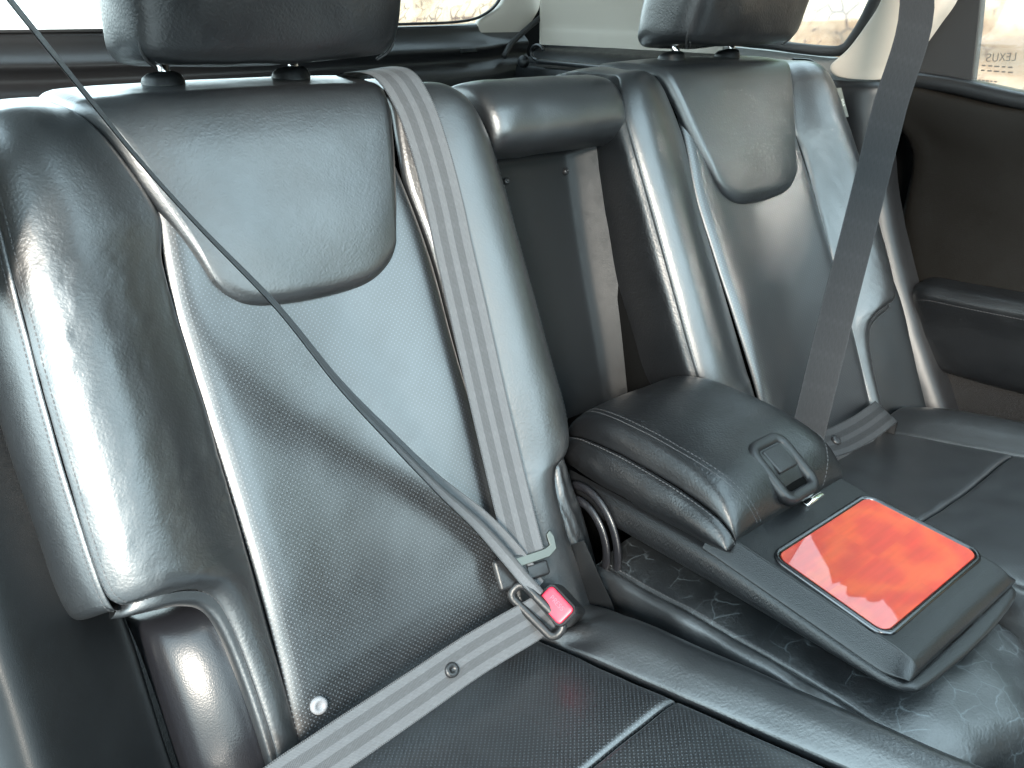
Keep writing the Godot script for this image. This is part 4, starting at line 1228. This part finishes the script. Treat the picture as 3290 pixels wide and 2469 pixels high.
func far_side() -> void:
	# rear door on the far side
	var t := thing("rear_door", "closed far rear door with dark panel, padded armrest and window", "car door")
	var rows := []
	# rows from bottom to top, each from front (left seen from inside) ... the panel faces -x: left to right seen from inside is -z to +z
	for q in [[-0.40, 1.165], [-0.10, 1.160], [0.08, 1.158], [0.20, 1.165], [0.30, 1.168], [0.40, 1.160], [0.47, 1.150], [0.505, 1.148], [0.518, 1.155], [0.522, 1.18]]:
		var r := []
		for z in [-0.16, -0.14, -0.08, 0.05, 0.2, 0.4, 0.7]:
			var lift := 0.030 * smoothstep(0.05, -0.16, z) if q[0] > 0.3 else 0.0
			r.append(Vector3(q[1] + (0.03 if z < -0.15 else 0.0), q[0] + lift - 0.02 * smoothstep(0.0, 0.6, z), z + (-0.06 if q[0] > 0.45 else 0.0)))
		rows.append(r)
	var g := surf(rows, {"su": 5, "sv": 5, "wave": [0.002, 6.0]})
	part("door_panel", g.mesh, M.door, t)
	# padded armrest on it
	rows = []
	for q in [[0.050, 1.158], [0.062, 1.140], [0.100, 1.131], [0.150, 1.124], [0.186, 1.114], [0.203, 1.113], [0.216, 1.126], [0.222, 1.162]]:
		var r := []
		for z in [-0.118, -0.105, -0.07, 0.0, 0.12, 0.3, 0.6]:
			var k := smoothstep(-0.122, -0.06, z)
			r.append(Vector3(lerpf(1.165, q[1], k), lerpf(0.165, q[0], 0.35 + 0.65 * k) + 0.03 * (z - 0.05) * (1.0 if q[0] > 0.15 else 0.2), z))
		rows.append(r)
	g = surf(rows, {"su": 5, "sv": 6, "wave": [0.0015, 10.0]})
	var p_door_armrest := part("door_armrest", g.mesh, M.leather_soft, t)
	var ln := edge_line(g, "t", 0.068)
	stuff(part("stitching", stitches(ln, 0.1, 0.9), M.thread, p_door_armrest))
	part("kick_panel", yz_slab([[-0.05, -0.42], [-0.085, 0.0], [-0.045, 0.088], [0.05, 0.070], [0.2, 0.05], [0.7, 0.02], [0.7, -0.42]], 1.155, -0.018), M.carpet, t)
	# belt line and frame of the window
	var bp := spline([Vector3(1.158, 0.553, -0.20), Vector3(1.158, 0.545, -0.10), Vector3(1.158, 0.526, 0.02), Vector3(1.158, 0.505, 0.20), Vector3(1.158, 0.485, 0.60)], 24)
	part("belt_line_trim", sweep(bp, [Vector3.LEFT], [Vector2(-0.013, -0.03), Vector2(-0.013, 0.004), Vector2(-0.008, 0.010), Vector2(0.008, 0.010), Vector2(0.013, 0.002), Vector2(0.013, -0.03)], {"smooth": 1}), M.plastic_grey, t)
	part("window_frame", yz_slab([[-0.205, 0.54], [-0.068, 0.533], [-0.075, 0.62], [-0.081, 0.68], [-0.088, 0.80], [-0.10, 0.97], [-0.15, 0.97], [-0.125, 0.70], [-0.150, 0.63]], 1.166, -0.016, 0.006), M.rubber, t)
	var pane := part("window_pane", yz_slab([[-0.10, 0.53], [0.60, 0.46], [0.60, 0.97], [-0.115, 0.97]], 1.172, -0.004, 0.0), M.glass, t)
	pane.set_meta("label", "clear side window with small printed mark")
	# maker's mark printed on the pane, read from outside
	var mk := part("window_mark", lettering("LEXUS", 0.017, 0.0003), M.mark, pane)
	mk.transform = Transform3D(Basis(Vector3(0, 0.06, 1).normalized() * -1.0, Vector3(0, 1, -0.06).normalized(), Vector3(1, 0, 0)) , Vector3(1.1672, 0.590, -0.030))
	for k in 4:
		var ws: Array = [[0.052], [0.054], [0.010], [0.032]]
		for s in 5:
			var w: float = ws[k][0] / 5.0
			if k == 2 and s > 0: continue
			part("window_mark", rbox(Vector3(0.0004, 0.0022, w * (0.55 + 0.25 * ((s * 7 + k * 3) % 3) / 2.0)), 0.0001, Transform3D(Basis(), Vector3(1.1672, 0.577 - 0.0075 * k - 0.004 * s * 0.1, -0.060 + w * (s + 0.5)))), M.mark, pane)
	part("seat_side_seal", sweep(spline([Vector3(1.150, 0.50, -0.215), Vector3(1.150, 0.35, -0.165), Vector3(1.150, 0.18, -0.10), Vector3(1.150, 0.05, -0.03), Vector3(1.150, -0.10, 0.05)], 24), [Vector3.LEFT], circle(0.012, 10, 0.02), {"smooth": 1}), M.rubber, t)
	# pillar trims
	t = thing("rear_pillar", "pale beige rear pillar trim between the quarter window and the far door", "pillar trim")
	var prow := []
	for q in [[0.552, -0.190, -0.262, 0.0], [0.556, -0.178, -0.288, 0.0], [0.572, -0.170, -0.300, 0.0], [0.60, -0.145, -0.268, 0.004], [0.64, -0.118, -0.236, 0.01], [0.68, -0.094, -0.212, 0.016], [0.76, -0.07, -0.19, 0.03], [0.90, -0.06, -0.16, 0.06], [0.98, -0.06, -0.14, 0.09]]:
		var r := []
		for f in [[1.0, 0.045], [0.98, 0.016], [0.9, 0.003], [0.7, 0.0], [0.4, 0.0], [0.12, 0.003], [0.02, 0.014], [0.0, 0.04]]:
			r.append(Vector3(1.098 - q[3] + f[1], q[0], lerpf(q[1], q[2], f[0])))
		prow.append(r)
	g = surf(prow, {"su": 4, "sv": 5})
	part("upper_trim", g.mesh, M.beige, t)
	prow = []
	for q in [[-0.15, 0.10, -0.14, 0.0], [0.0, 0.02, -0.20, 0.0], [0.15, -0.06, -0.26, 0.0], [0.30, -0.13, -0.32, 0.0], [0.42, -0.17, -0.34, 0.0], [0.50, -0.185, -0.335, 0.002], [0.535, -0.185, -0.325, 0.006], [0.548, -0.188, -0.315, 0.018]]:
		var r := []
		for f in [[1.0, 0.05], [0.97, 0.012], [0.75, 0.0], [0.5, 0.002], [0.2, 0.010], [0.03, 0.03], [0.0, 0.07]]:
			r.append(Vector3(1.085 + q[3] + f[1], q[0], lerpf(q[1], q[2], f[0])))
		prow.append(r)
	g = surf(prow, {"su": 5, "sv": 5, "wave": [0.002, 8.0]})
	part("lower_trim", g.mesh, M.satin, t, "dark lower pillar trim")
	# quarter window
	t = thing("quarter_window", "small rear side window with rounded black seal beside the far headrest", "car window")
	var qo := [[-0.66, 0.97], [-0.64, 0.75], [-0.60, 0.64], [-0.55, 0.612], [-0.46, 0.604], [-0.40, 0.598], [-0.33, 0.594], [-0.30, 0.598], [-0.285, 0.612], [-0.26, 0.66], [-0.22, 0.78], [-0.17, 0.97]]
	var op := []
	for q in qo: op.append(Vector3(1.150, q[1], q[0]))
	op = spline(op, 60)
	part("pane", yz_slab(qo, 1.166, -0.004, 0.0), M.glass, t)
	part("seal", sweep(op, [Vector3.LEFT], [Vector2(-0.010, -0.014), Vector2(-0.009, 0.003), Vector2(-0.003, 0.006), Vector2(0.005, 0.004), Vector2(0.009, -0.014)], {"smooth": 1}), M.rubber, t)
	# body side below and behind the quarter window
	t = thing("body_side", "dark inner body side behind the far pillar and door", "car body")
	part("inner_panel", yz_slab([[-1.1, -0.4], [0.75, -0.4], [0.75, 0.44], [-0.05, 0.50], [-0.20, 0.53], [-0.60, 0.58], [-1.1, 0.58]], 1.215, -0.02), M.black, t)
	t = thing("cargo_side_trim", "dark cargo side trim with ledge and grooves behind the far backrest", "trim panel")
	part("quarter_ledge", yz_slab([[-1.05, 0.60], [-0.62, 0.60], [-0.55, 0.598], [-0.46, 0.592], [-0.33, 0.582], [-0.29, 0.586], [-0.25, 0.60], [-0.20, 0.58], [-0.20, 0.45], [-1.05, 0.45]], 1.170, -0.030, 0.006), M.grey_trim, t)
	rows = []
	for q in [[0.30, 1.00], [0.50, 1.005], [0.548, 1.010], [0.556, 1.018], [0.560, 1.028], [0.555, 1.040], [0.565, 1.046], [0.585, 1.070], [0.592, 1.10], [0.598, 1.13]]:
		var r := []
		for z in [-1.06, -1.045, -1.0, -0.85, -0.65, -0.45, -0.38]:
			r.append(Vector3(q[1] + 0.10 * smoothstep(-0.7, -0.35, z), q[0] - 0.03 * (z + 1.0), z))
		rows.append(r)
	g = surf(rows, {"su": 4, "sv": 5})
	part("ledge", g.mesh, M.plastic, t)
	rows = []
	for k in 3:
		var hp := []
		for a in 13:
			var an := 0.3 + 4.6 * a / 12.0
			hp.append(Vector3(1.012, 0.585 + 0.016 * sin(an), -0.985 + 0.022 * cos(an)))
		if k == 0: part("cargo_hook", sweep(hp, [Vector3.LEFT], circle(0.004, 8), {"smooth": 1}), M.plastic_grey, t)
	part("rail", sweep([Vector3(1.005, 0.566, -0.97), Vector3(1.02, 0.558, -0.75), Vector3(1.06, 0.548, -0.5)], [Vector3.UP], round_rect(0.022, 0.010, 0.004, 3), {"smooth": 1}), M.plastic_grey, t)
	part("knob", lathe([Vector2(0.014, 0.0), Vector2(0.014, 0.008), Vector2(0.010, 0.012), Vector2(0.0, 0.012)], Vector3(0.985, 0.565, -1.0), Vector3(-1, 0.2, 0.3), 18), M.plastic, t)
	# rear pillar at the tailgate
	t = thing("tailgate_pillar", "cream pillar trim leaning over the cargo side beside the tailgate", "pillar trim")
	prow = []
	for q in [[0.60, 0.0], [0.628, 0.0], [0.65, 0.0], [0.72, 0.02], [0.85, 0.06], [0.98, 0.11]]:
		var r := []
		for f in [[-1.10, 1.125], [-1.075, 1.100], [-1.04, 1.105], [-0.90, 1.125], [-0.72, 1.145], [-0.60, 1.155], [-0.58, 1.175]]:
			r.append(Vector3(f[1] - q[1], q[0] - (0.014 * (f[0] + 1.1) / 0.5 if q[0] < 0.66 else 0.0), f[0] + q[1] * 1.2))
		prow.append(r)
	g = surf(prow, {"su": 4, "sv": 4})
	part("trim", g.mesh, M.cream, t)
	part("body_seal", sweep(spline([Vector3(0.985, 0.575, -1.075), Vector3(1.02, 0.605, -1.085), Vector3(1.075, 0.640, -1.085), Vector3(1.13, 0.676, -1.08), Vector3(1.19, 0.74, -1.07)], 24), [Vector3.BACK], circle(0.007, 8), {"smooth": 1}), M.rubber, t)
	part("backing", rbox(Vector3(0.30, 0.75, 0.02), 0.005, Transform3D(Basis(), Vector3(1.245, 0.66, -1.15))), M.black, t)
	# tailgate
	t = thing("tailgate", "closed tailgate with dark lower trim and bright rear window", "tailgate")
	rows = []
	for q in [[0.30, -1.06], [0.50, -1.058], [0.535, -1.062], [0.552, -1.078], [0.562, -1.088], [0.574, -1.086], [0.584, -1.080], [0.592, -1.082], [0.606, -1.098], [0.622, -1.110], [0.634, -1.114], [0.640, -1.122], [0.641, -1.14]]:
		var r := []
		for x in [-0.32, -0.25, 0.0, 0.385, 0.77, 0.93, 1.0, 1.05, 1.085]:
			var k := smoothstep(0.86, 1.08, x) + smoothstep(-0.10, -0.32, x)
			r.append(Vector3(x, q[0] + 0.012 * k + 0.004 * smoothstep(0.3, 0.95, x), q[1] - 0.02 * k))
		rows.append(r)
	g = surf(rows, {"su": 5, "sv": 4})
	part("lower_trim", g.mesh, M.satin, t)
	part("pull_recess", rbox(Vector3(0.045, 0.012, 0.006), 0.0025, Transform3D(Basis(Vector3.RIGHT, -0.5), Vector3(0.885, 0.590, -1.081))), M.plastic, t)
	prow = []
	for q in [[0.628, 0.945, 1.05], [0.655, 0.955, 1.075], [0.69, 1.02, 1.10], [0.74, 1.04, 1.09], [0.84, 1.04, 1.07], [0.97, 1.03, 1.04]]:
		prow.append([Vector3(q[1] - 0.004, q[0], -1.135), Vector3(q[1], q[0], -1.118), Vector3(lerpf(q[1], q[2], 0.4), q[0], -1.108), Vector3(q[2] + 0.022, q[0], -1.105), Vector3(q[2] + 0.03, q[0], -1.125)])
	g = surf(prow, {"su": 5, "sv": 5})
	part("side_trim", g.mesh, M.cream, t)
	var gl := [Vector2(-0.30, 0.635), Vector2(0.92, 0.645), Vector2(1.04, 0.70), Vector2(1.05, 0.98), Vector2(-0.30, 0.98)]
	part("rear_window", slab(gl, Vector3(0, 0, -1.135), Vector3(1, 0, 0), Vector3(0, 1, 0), 0.004), M.glass, t)
	part("window_seal", sweep(spline([Vector3(-0.30, 0.642, -1.120), Vector3(0.3, 0.643, -1.120), Vector3(0.75, 0.648, -1.120), Vector3(0.90, 0.653, -1.120), Vector3(0.965, 0.668, -1.120), Vector3(1.01, 0.70, -1.120), Vector3(1.035, 0.76, -1.120), Vector3(1.04, 0.95, -1.120)], 50), [Vector3.BACK], round_rect(0.006, 0.008, 0.002, 3), {"smooth": 1}), M.rubber, t)

func cabin() -> void:
	# roof over the cabin, with its lining; the near rear door stands open, so that side has only pillars
	var t := thing("roof_lining", "pale roof lining with a glass panel over the front half of the cabin", "roof lining")
	# lining with the opening of a glass roof panel over the front half
	for e in [[-0.36, 1.13, 0.14, -1.12], [-0.36, 0.0, 1.0, 0.14], [0.77, 1.13, 1.0, 0.14]]:
		for layer in 2:
			var rows := []
			for k in 5:
				var z: float = lerpf(e[2], e[3], k / 4.0)
				var r := []
				for j in 9:
					var x: float = lerpf(e[0], e[1], j / 8.0)
					var c := absf(x - 0.385) / 0.745
					r.append(Vector3(x, 1.015 - 0.085 * pow(c, 5.0) - 0.02 * c * c - 0.05 * smoothstep(0.6, 1.6, z) - 0.03 * smoothstep(-0.5, -1.1, z) + 0.035 * layer, z))
				rows.append(r)
			part(["lining_panel", "outer_skin"][layer], surf(rows, {"su": 2, "sv": 2, "flip": layer == 0}).mesh, M.liner if layer == 0 else M.plastic_grey, t)
	part("glass_panel", rbox(Vector3(0.80, 0.005, 0.90), 0.002, Transform3D(Basis(), Vector3(0.385, 1.055, 0.57))), M.glass, t)
	var rows := []
	var g := {}
	# near pillars
	t = thing("rear_pillar", "pale trim of the near rear pillar carrying the near belt guide", "pillar trim")
	part("trim", yz_slab([[-0.30, 0.45], [-0.17, 0.45], [-0.10, 0.66], [-0.01, 0.80], [0.07, 0.97], [-0.10, 0.97], [-0.20, 0.68], [-0.30, 0.57]], -0.350, -0.05, 0.01), M.beige, t)
	t = thing("body_side", "dark inner body side behind the near backrest", "car body")
	part("inner_panel", yz_slab([[-1.1, -0.4], [-0.16, -0.4], [-0.24, 0.30], [-0.30, 0.56], [-1.1, 0.58]], -0.40, -0.02), M.black, t)
	t = thing("dashboard", "dark dashboard at the front of the cabin", "dashboard")
	part("body", rbox(Vector3(1.46, 0.50, 0.50), 0.09, Transform3D(Basis(), Vector3(0.385, 0.05, 1.95))), M.plastic, t)
	t = thing("centre_pillar", "dark trim of the near centre pillar behind the viewer", "pillar trim")
	part("trim", yz_slab([[0.66, -0.34], [0.84, -0.34], [0.82, 0.45], [0.78, 0.97], [0.70, 0.97], [0.66, 0.45]], -0.345, -0.06, 0.01), M.plastic, t)
	t = thing("front_door", "closed near front door ahead of the open rear door", "car door")
	part("door_panel", yz_slab([[0.85, -0.34], [1.9, -0.34], [1.9, 0.42], [0.85, 0.50]], -0.345, -0.07, 0.01), M.door, t)
	# front seats, mirrored in the leather
	for k in 2:
		var cx: float = [0.03, 0.76][k]
		t = thing("front_seat", ["dark front seat ahead of the near rear seat", "dark front seat ahead of the far rear seat"][k], "car seat", "front seats")
		rows = []
		for q in [[-0.25, 1.10, 0.20], [0.0, 1.13, 0.215], [0.20, 1.10, 0.215], [0.36, 1.06, 0.20], [0.43, 1.03, 0.17], [0.46, 1.04, 0.11]]:
			var r := []
			for e in [[1, 0.4], [0.8, -0.5], [0.4, -1], [-0.4, -1], [-0.8, -0.5], [-1, 0.4], [-0.7, 1], [0, 1.1], [0.7, 1]]:
				r.append(Vector3(cx + e[0] * q[2], q[0], q[1] + 0.1 + e[1] * 0.07))
			rows.append(r)
		g = surf(rows, {"closed": true, "su": 3, "sv": 3, "cap": true, "flip": true})
		part("backrest", g.mesh, M.leather_soft, t)
		part("headrest", rbox(Vector3(0.24, 0.13, 0.09), 0.04, Transform3D(Basis(), Vector3(cx, 0.54, 1.12))), M.leather_soft, t)
	t = thing("seat_rail", "dark seat rail with bright edges in the footwell ahead of the centre cushion", "seat rail")
	part("channel", rbox(Vector3(0.07, 0.03, 0.55), 0.006, Transform3D(Basis(), Vector3(0.47, -0.20, 0.70))), M.plastic, t)
	for x in [0.445, 0.466, 0.487]: part("rail_edge", rbox(Vector3(0.003, 0.006, 0.54), 0.001, Transform3D(Basis(), Vector3(x, -0.183, 0.70))), M.dull_steel, t)
	# floor of the cabin
	struct("floor", rbox(Vector3(1.56, 0.04, 3.6), 0.01, Transform3D(Basis(), Vector3(0.385, -0.36, 0.6))), M.carpet)

func outdoors() -> void:
	var gm := PlaneMesh.new()
	gm.size = Vector2(160, 160)
	var g := struct("ground", gm, M.ground)
	g.position = Vector3(0, -0.75, 0)
	# eroded earth bank outside the far windows
	var t := thing("earth_bank", "sunlit eroded earth bank outside the far windows", "earth bank")
	var rows := []
	for k in 13:
		var y := -0.8 + k * 0.16
		var r := []
		for j in 33:
			r.append(Vector3(4.3 + 0.2 * y, y, -7.5 + j * 0.66))
		rows.append(r)
	var ledge := func(p: Vector3) -> float:
		return 0.10 * sin(p.y * 13.0 + 2.0 * und.get_noise_3dv(p * 1.3)) * (0.5 + 0.5 * und.get_noise_3dv(p * 2.0)) + 0.05 * und.get_noise_3dv(p * 7.0) + 0.02 * und.get_noise_3dv(p * 22.0)
	var b := surf(rows, {"su": 5, "sv": 5, "bump": ledge})
	part("bank_face", b.mesh, M.earth, t)
	# unseen greenery added above the bank, sized to darken what the leather mirrors
	t = thing("unseen_hedge", "unseen dark green foliage added above the earth bank to darken reflections", "unseen_hedge")
	for k in 11:
		rows = []
		for i in 8:
			var a := i / 7.0
			var rad: float = [0.7, 1.15, 1.4, 1.5, 1.45, 1.2, 0.75, 0.12][i]
			var r := []
			for j in 14:
				var w := TAU * j / 14.0
				r.append(Vector3(5.6 + cos(w) * rad * 0.8, 0.7 + a * (3.5 + 0.35 * sin(k * 2.3)), -6.5 + k * 1.9 - sin(w) * rad))
			rows.append(r)
		var leafy := func(p: Vector3) -> float:
			return 0.28 * und.get_noise_3dv(p * 2.2) + 0.16 * und.get_noise_3dv(p * 6.0) + 0.08 * und.get_noise_3dv(p * 15.0)
		part("foliage", surf(rows, {"closed": true, "su": 4, "sv": 5, "bump": leafy, "cap": true}).mesh, M.leaf, t)

# ------------------------------------------------------------------ scene
func _ready() -> void:
	var cam := Camera3D.new()
	cam.name = "camera"
	add_child(cam)
	cam.position = Vector3(-0.367, 0.647, 0.584)
	cam.basis = Basis(Vector3.UP, deg_to_rad(-39.5)) * Basis(Vector3.RIGHT, deg_to_rad(-23.2)) * Basis(Vector3.BACK, deg_to_rad(-0.55))
	cam.fov = 49.08
	cam.near = 0.02
	cam.far = 400.0
	cam.current = true
	var we := WorldEnvironment.new()
	we.name = "environment"
	var env := Environment.new()
	env.background_mode = Environment.BG_SKY
	var sm := ProceduralSkyMaterial.new()
	sm.sky_top_color = Color(0.76, 0.87, 0.92)
	sm.sky_horizon_color = Color(0.85, 0.94, 0.95)
	sm.sky_curve = 0.2
	sm.ground_horizon_color = Color(0.8, 0.78, 0.74)
	sm.ground_bottom_color = Color(0.6, 0.58, 0.54)
	var sky := Sky.new()
	sky.sky_material = sm
	env.sky = sky
	env.tonemap_mode = Environment.TONE_MAPPER_LINEAR
	env.tonemap_exposure = 8.0
	env.sdfgi_enabled = true
	env.ssao_enabled = true
	env.ssil_enabled = true
	we.environment = env
	add_child(we)
	var sun := DirectionalLight3D.new()
	sun.name = "sun"
	add_child(sun)
	sun.light_energy = 0.34
	sun.light_angular_distance = 12.0
	sun.light_color = Color(1.0, 0.97, 0.92)
	sun.shadow_enabled = true
	sun.look_at_from_position(Vector3(-3.4, 2.1, 3.0), Vector3(0, 0.2, 0), Vector3.UP)

	make_materials()
	outdoors()
	cabin()
	far_side()
	trim_panel(0.0, 1.0, "dark moulded trim between the near backrest and the open door")
	trim_panel(0.77, -1.0, "dark moulded trim between the far backrest and the far door")
	backrest(0.0, 1.0, "near black leather backrest with the centre belt lying on it")
	backrest(0.77, -1.0, "far black leather backrest beyond the armrest, carrying a small fabric tag")
	headrest(0.035, "near black leather headrest on two chrome posts")
	headrest(0.805, "far black leather headrest in front of the quarter window")
	cushion(0.0, 1.0, "near perforated leather seat cushion under the lap belt")
	cushion(0.77, -1.0, "far perforated leather seat cushion beyond the armrest")
	centre()
	belts()
	# tag sewn into the far backrest
	var tg := thing("airbag_tag", "small grey fabric tag with white print on the far backrest's outer edge", "tag")
	var tp := W(1.052, 0.566, 0.0)
	part("cloth", rbox(Vector3(0.034, 0.052, 0.0012), 0.0005, Transform3D(Basis(W(1, 0, 0), W(0, 1, 0), W(0, 0, 1)), tp)), M.tag, tg)
	for k in 2:
		var tm := part("lettering", lettering(["SRS", "AIRBAG"][k], 0.0085, 0.0003), M.print, tg)
		tm.transform = Transform3D(Basis(W(0, -1, 0), W(1, 0, 0), W(0, 0, 1)), tp + W([0.0095, -0.0005][k], 0, 0.0008))
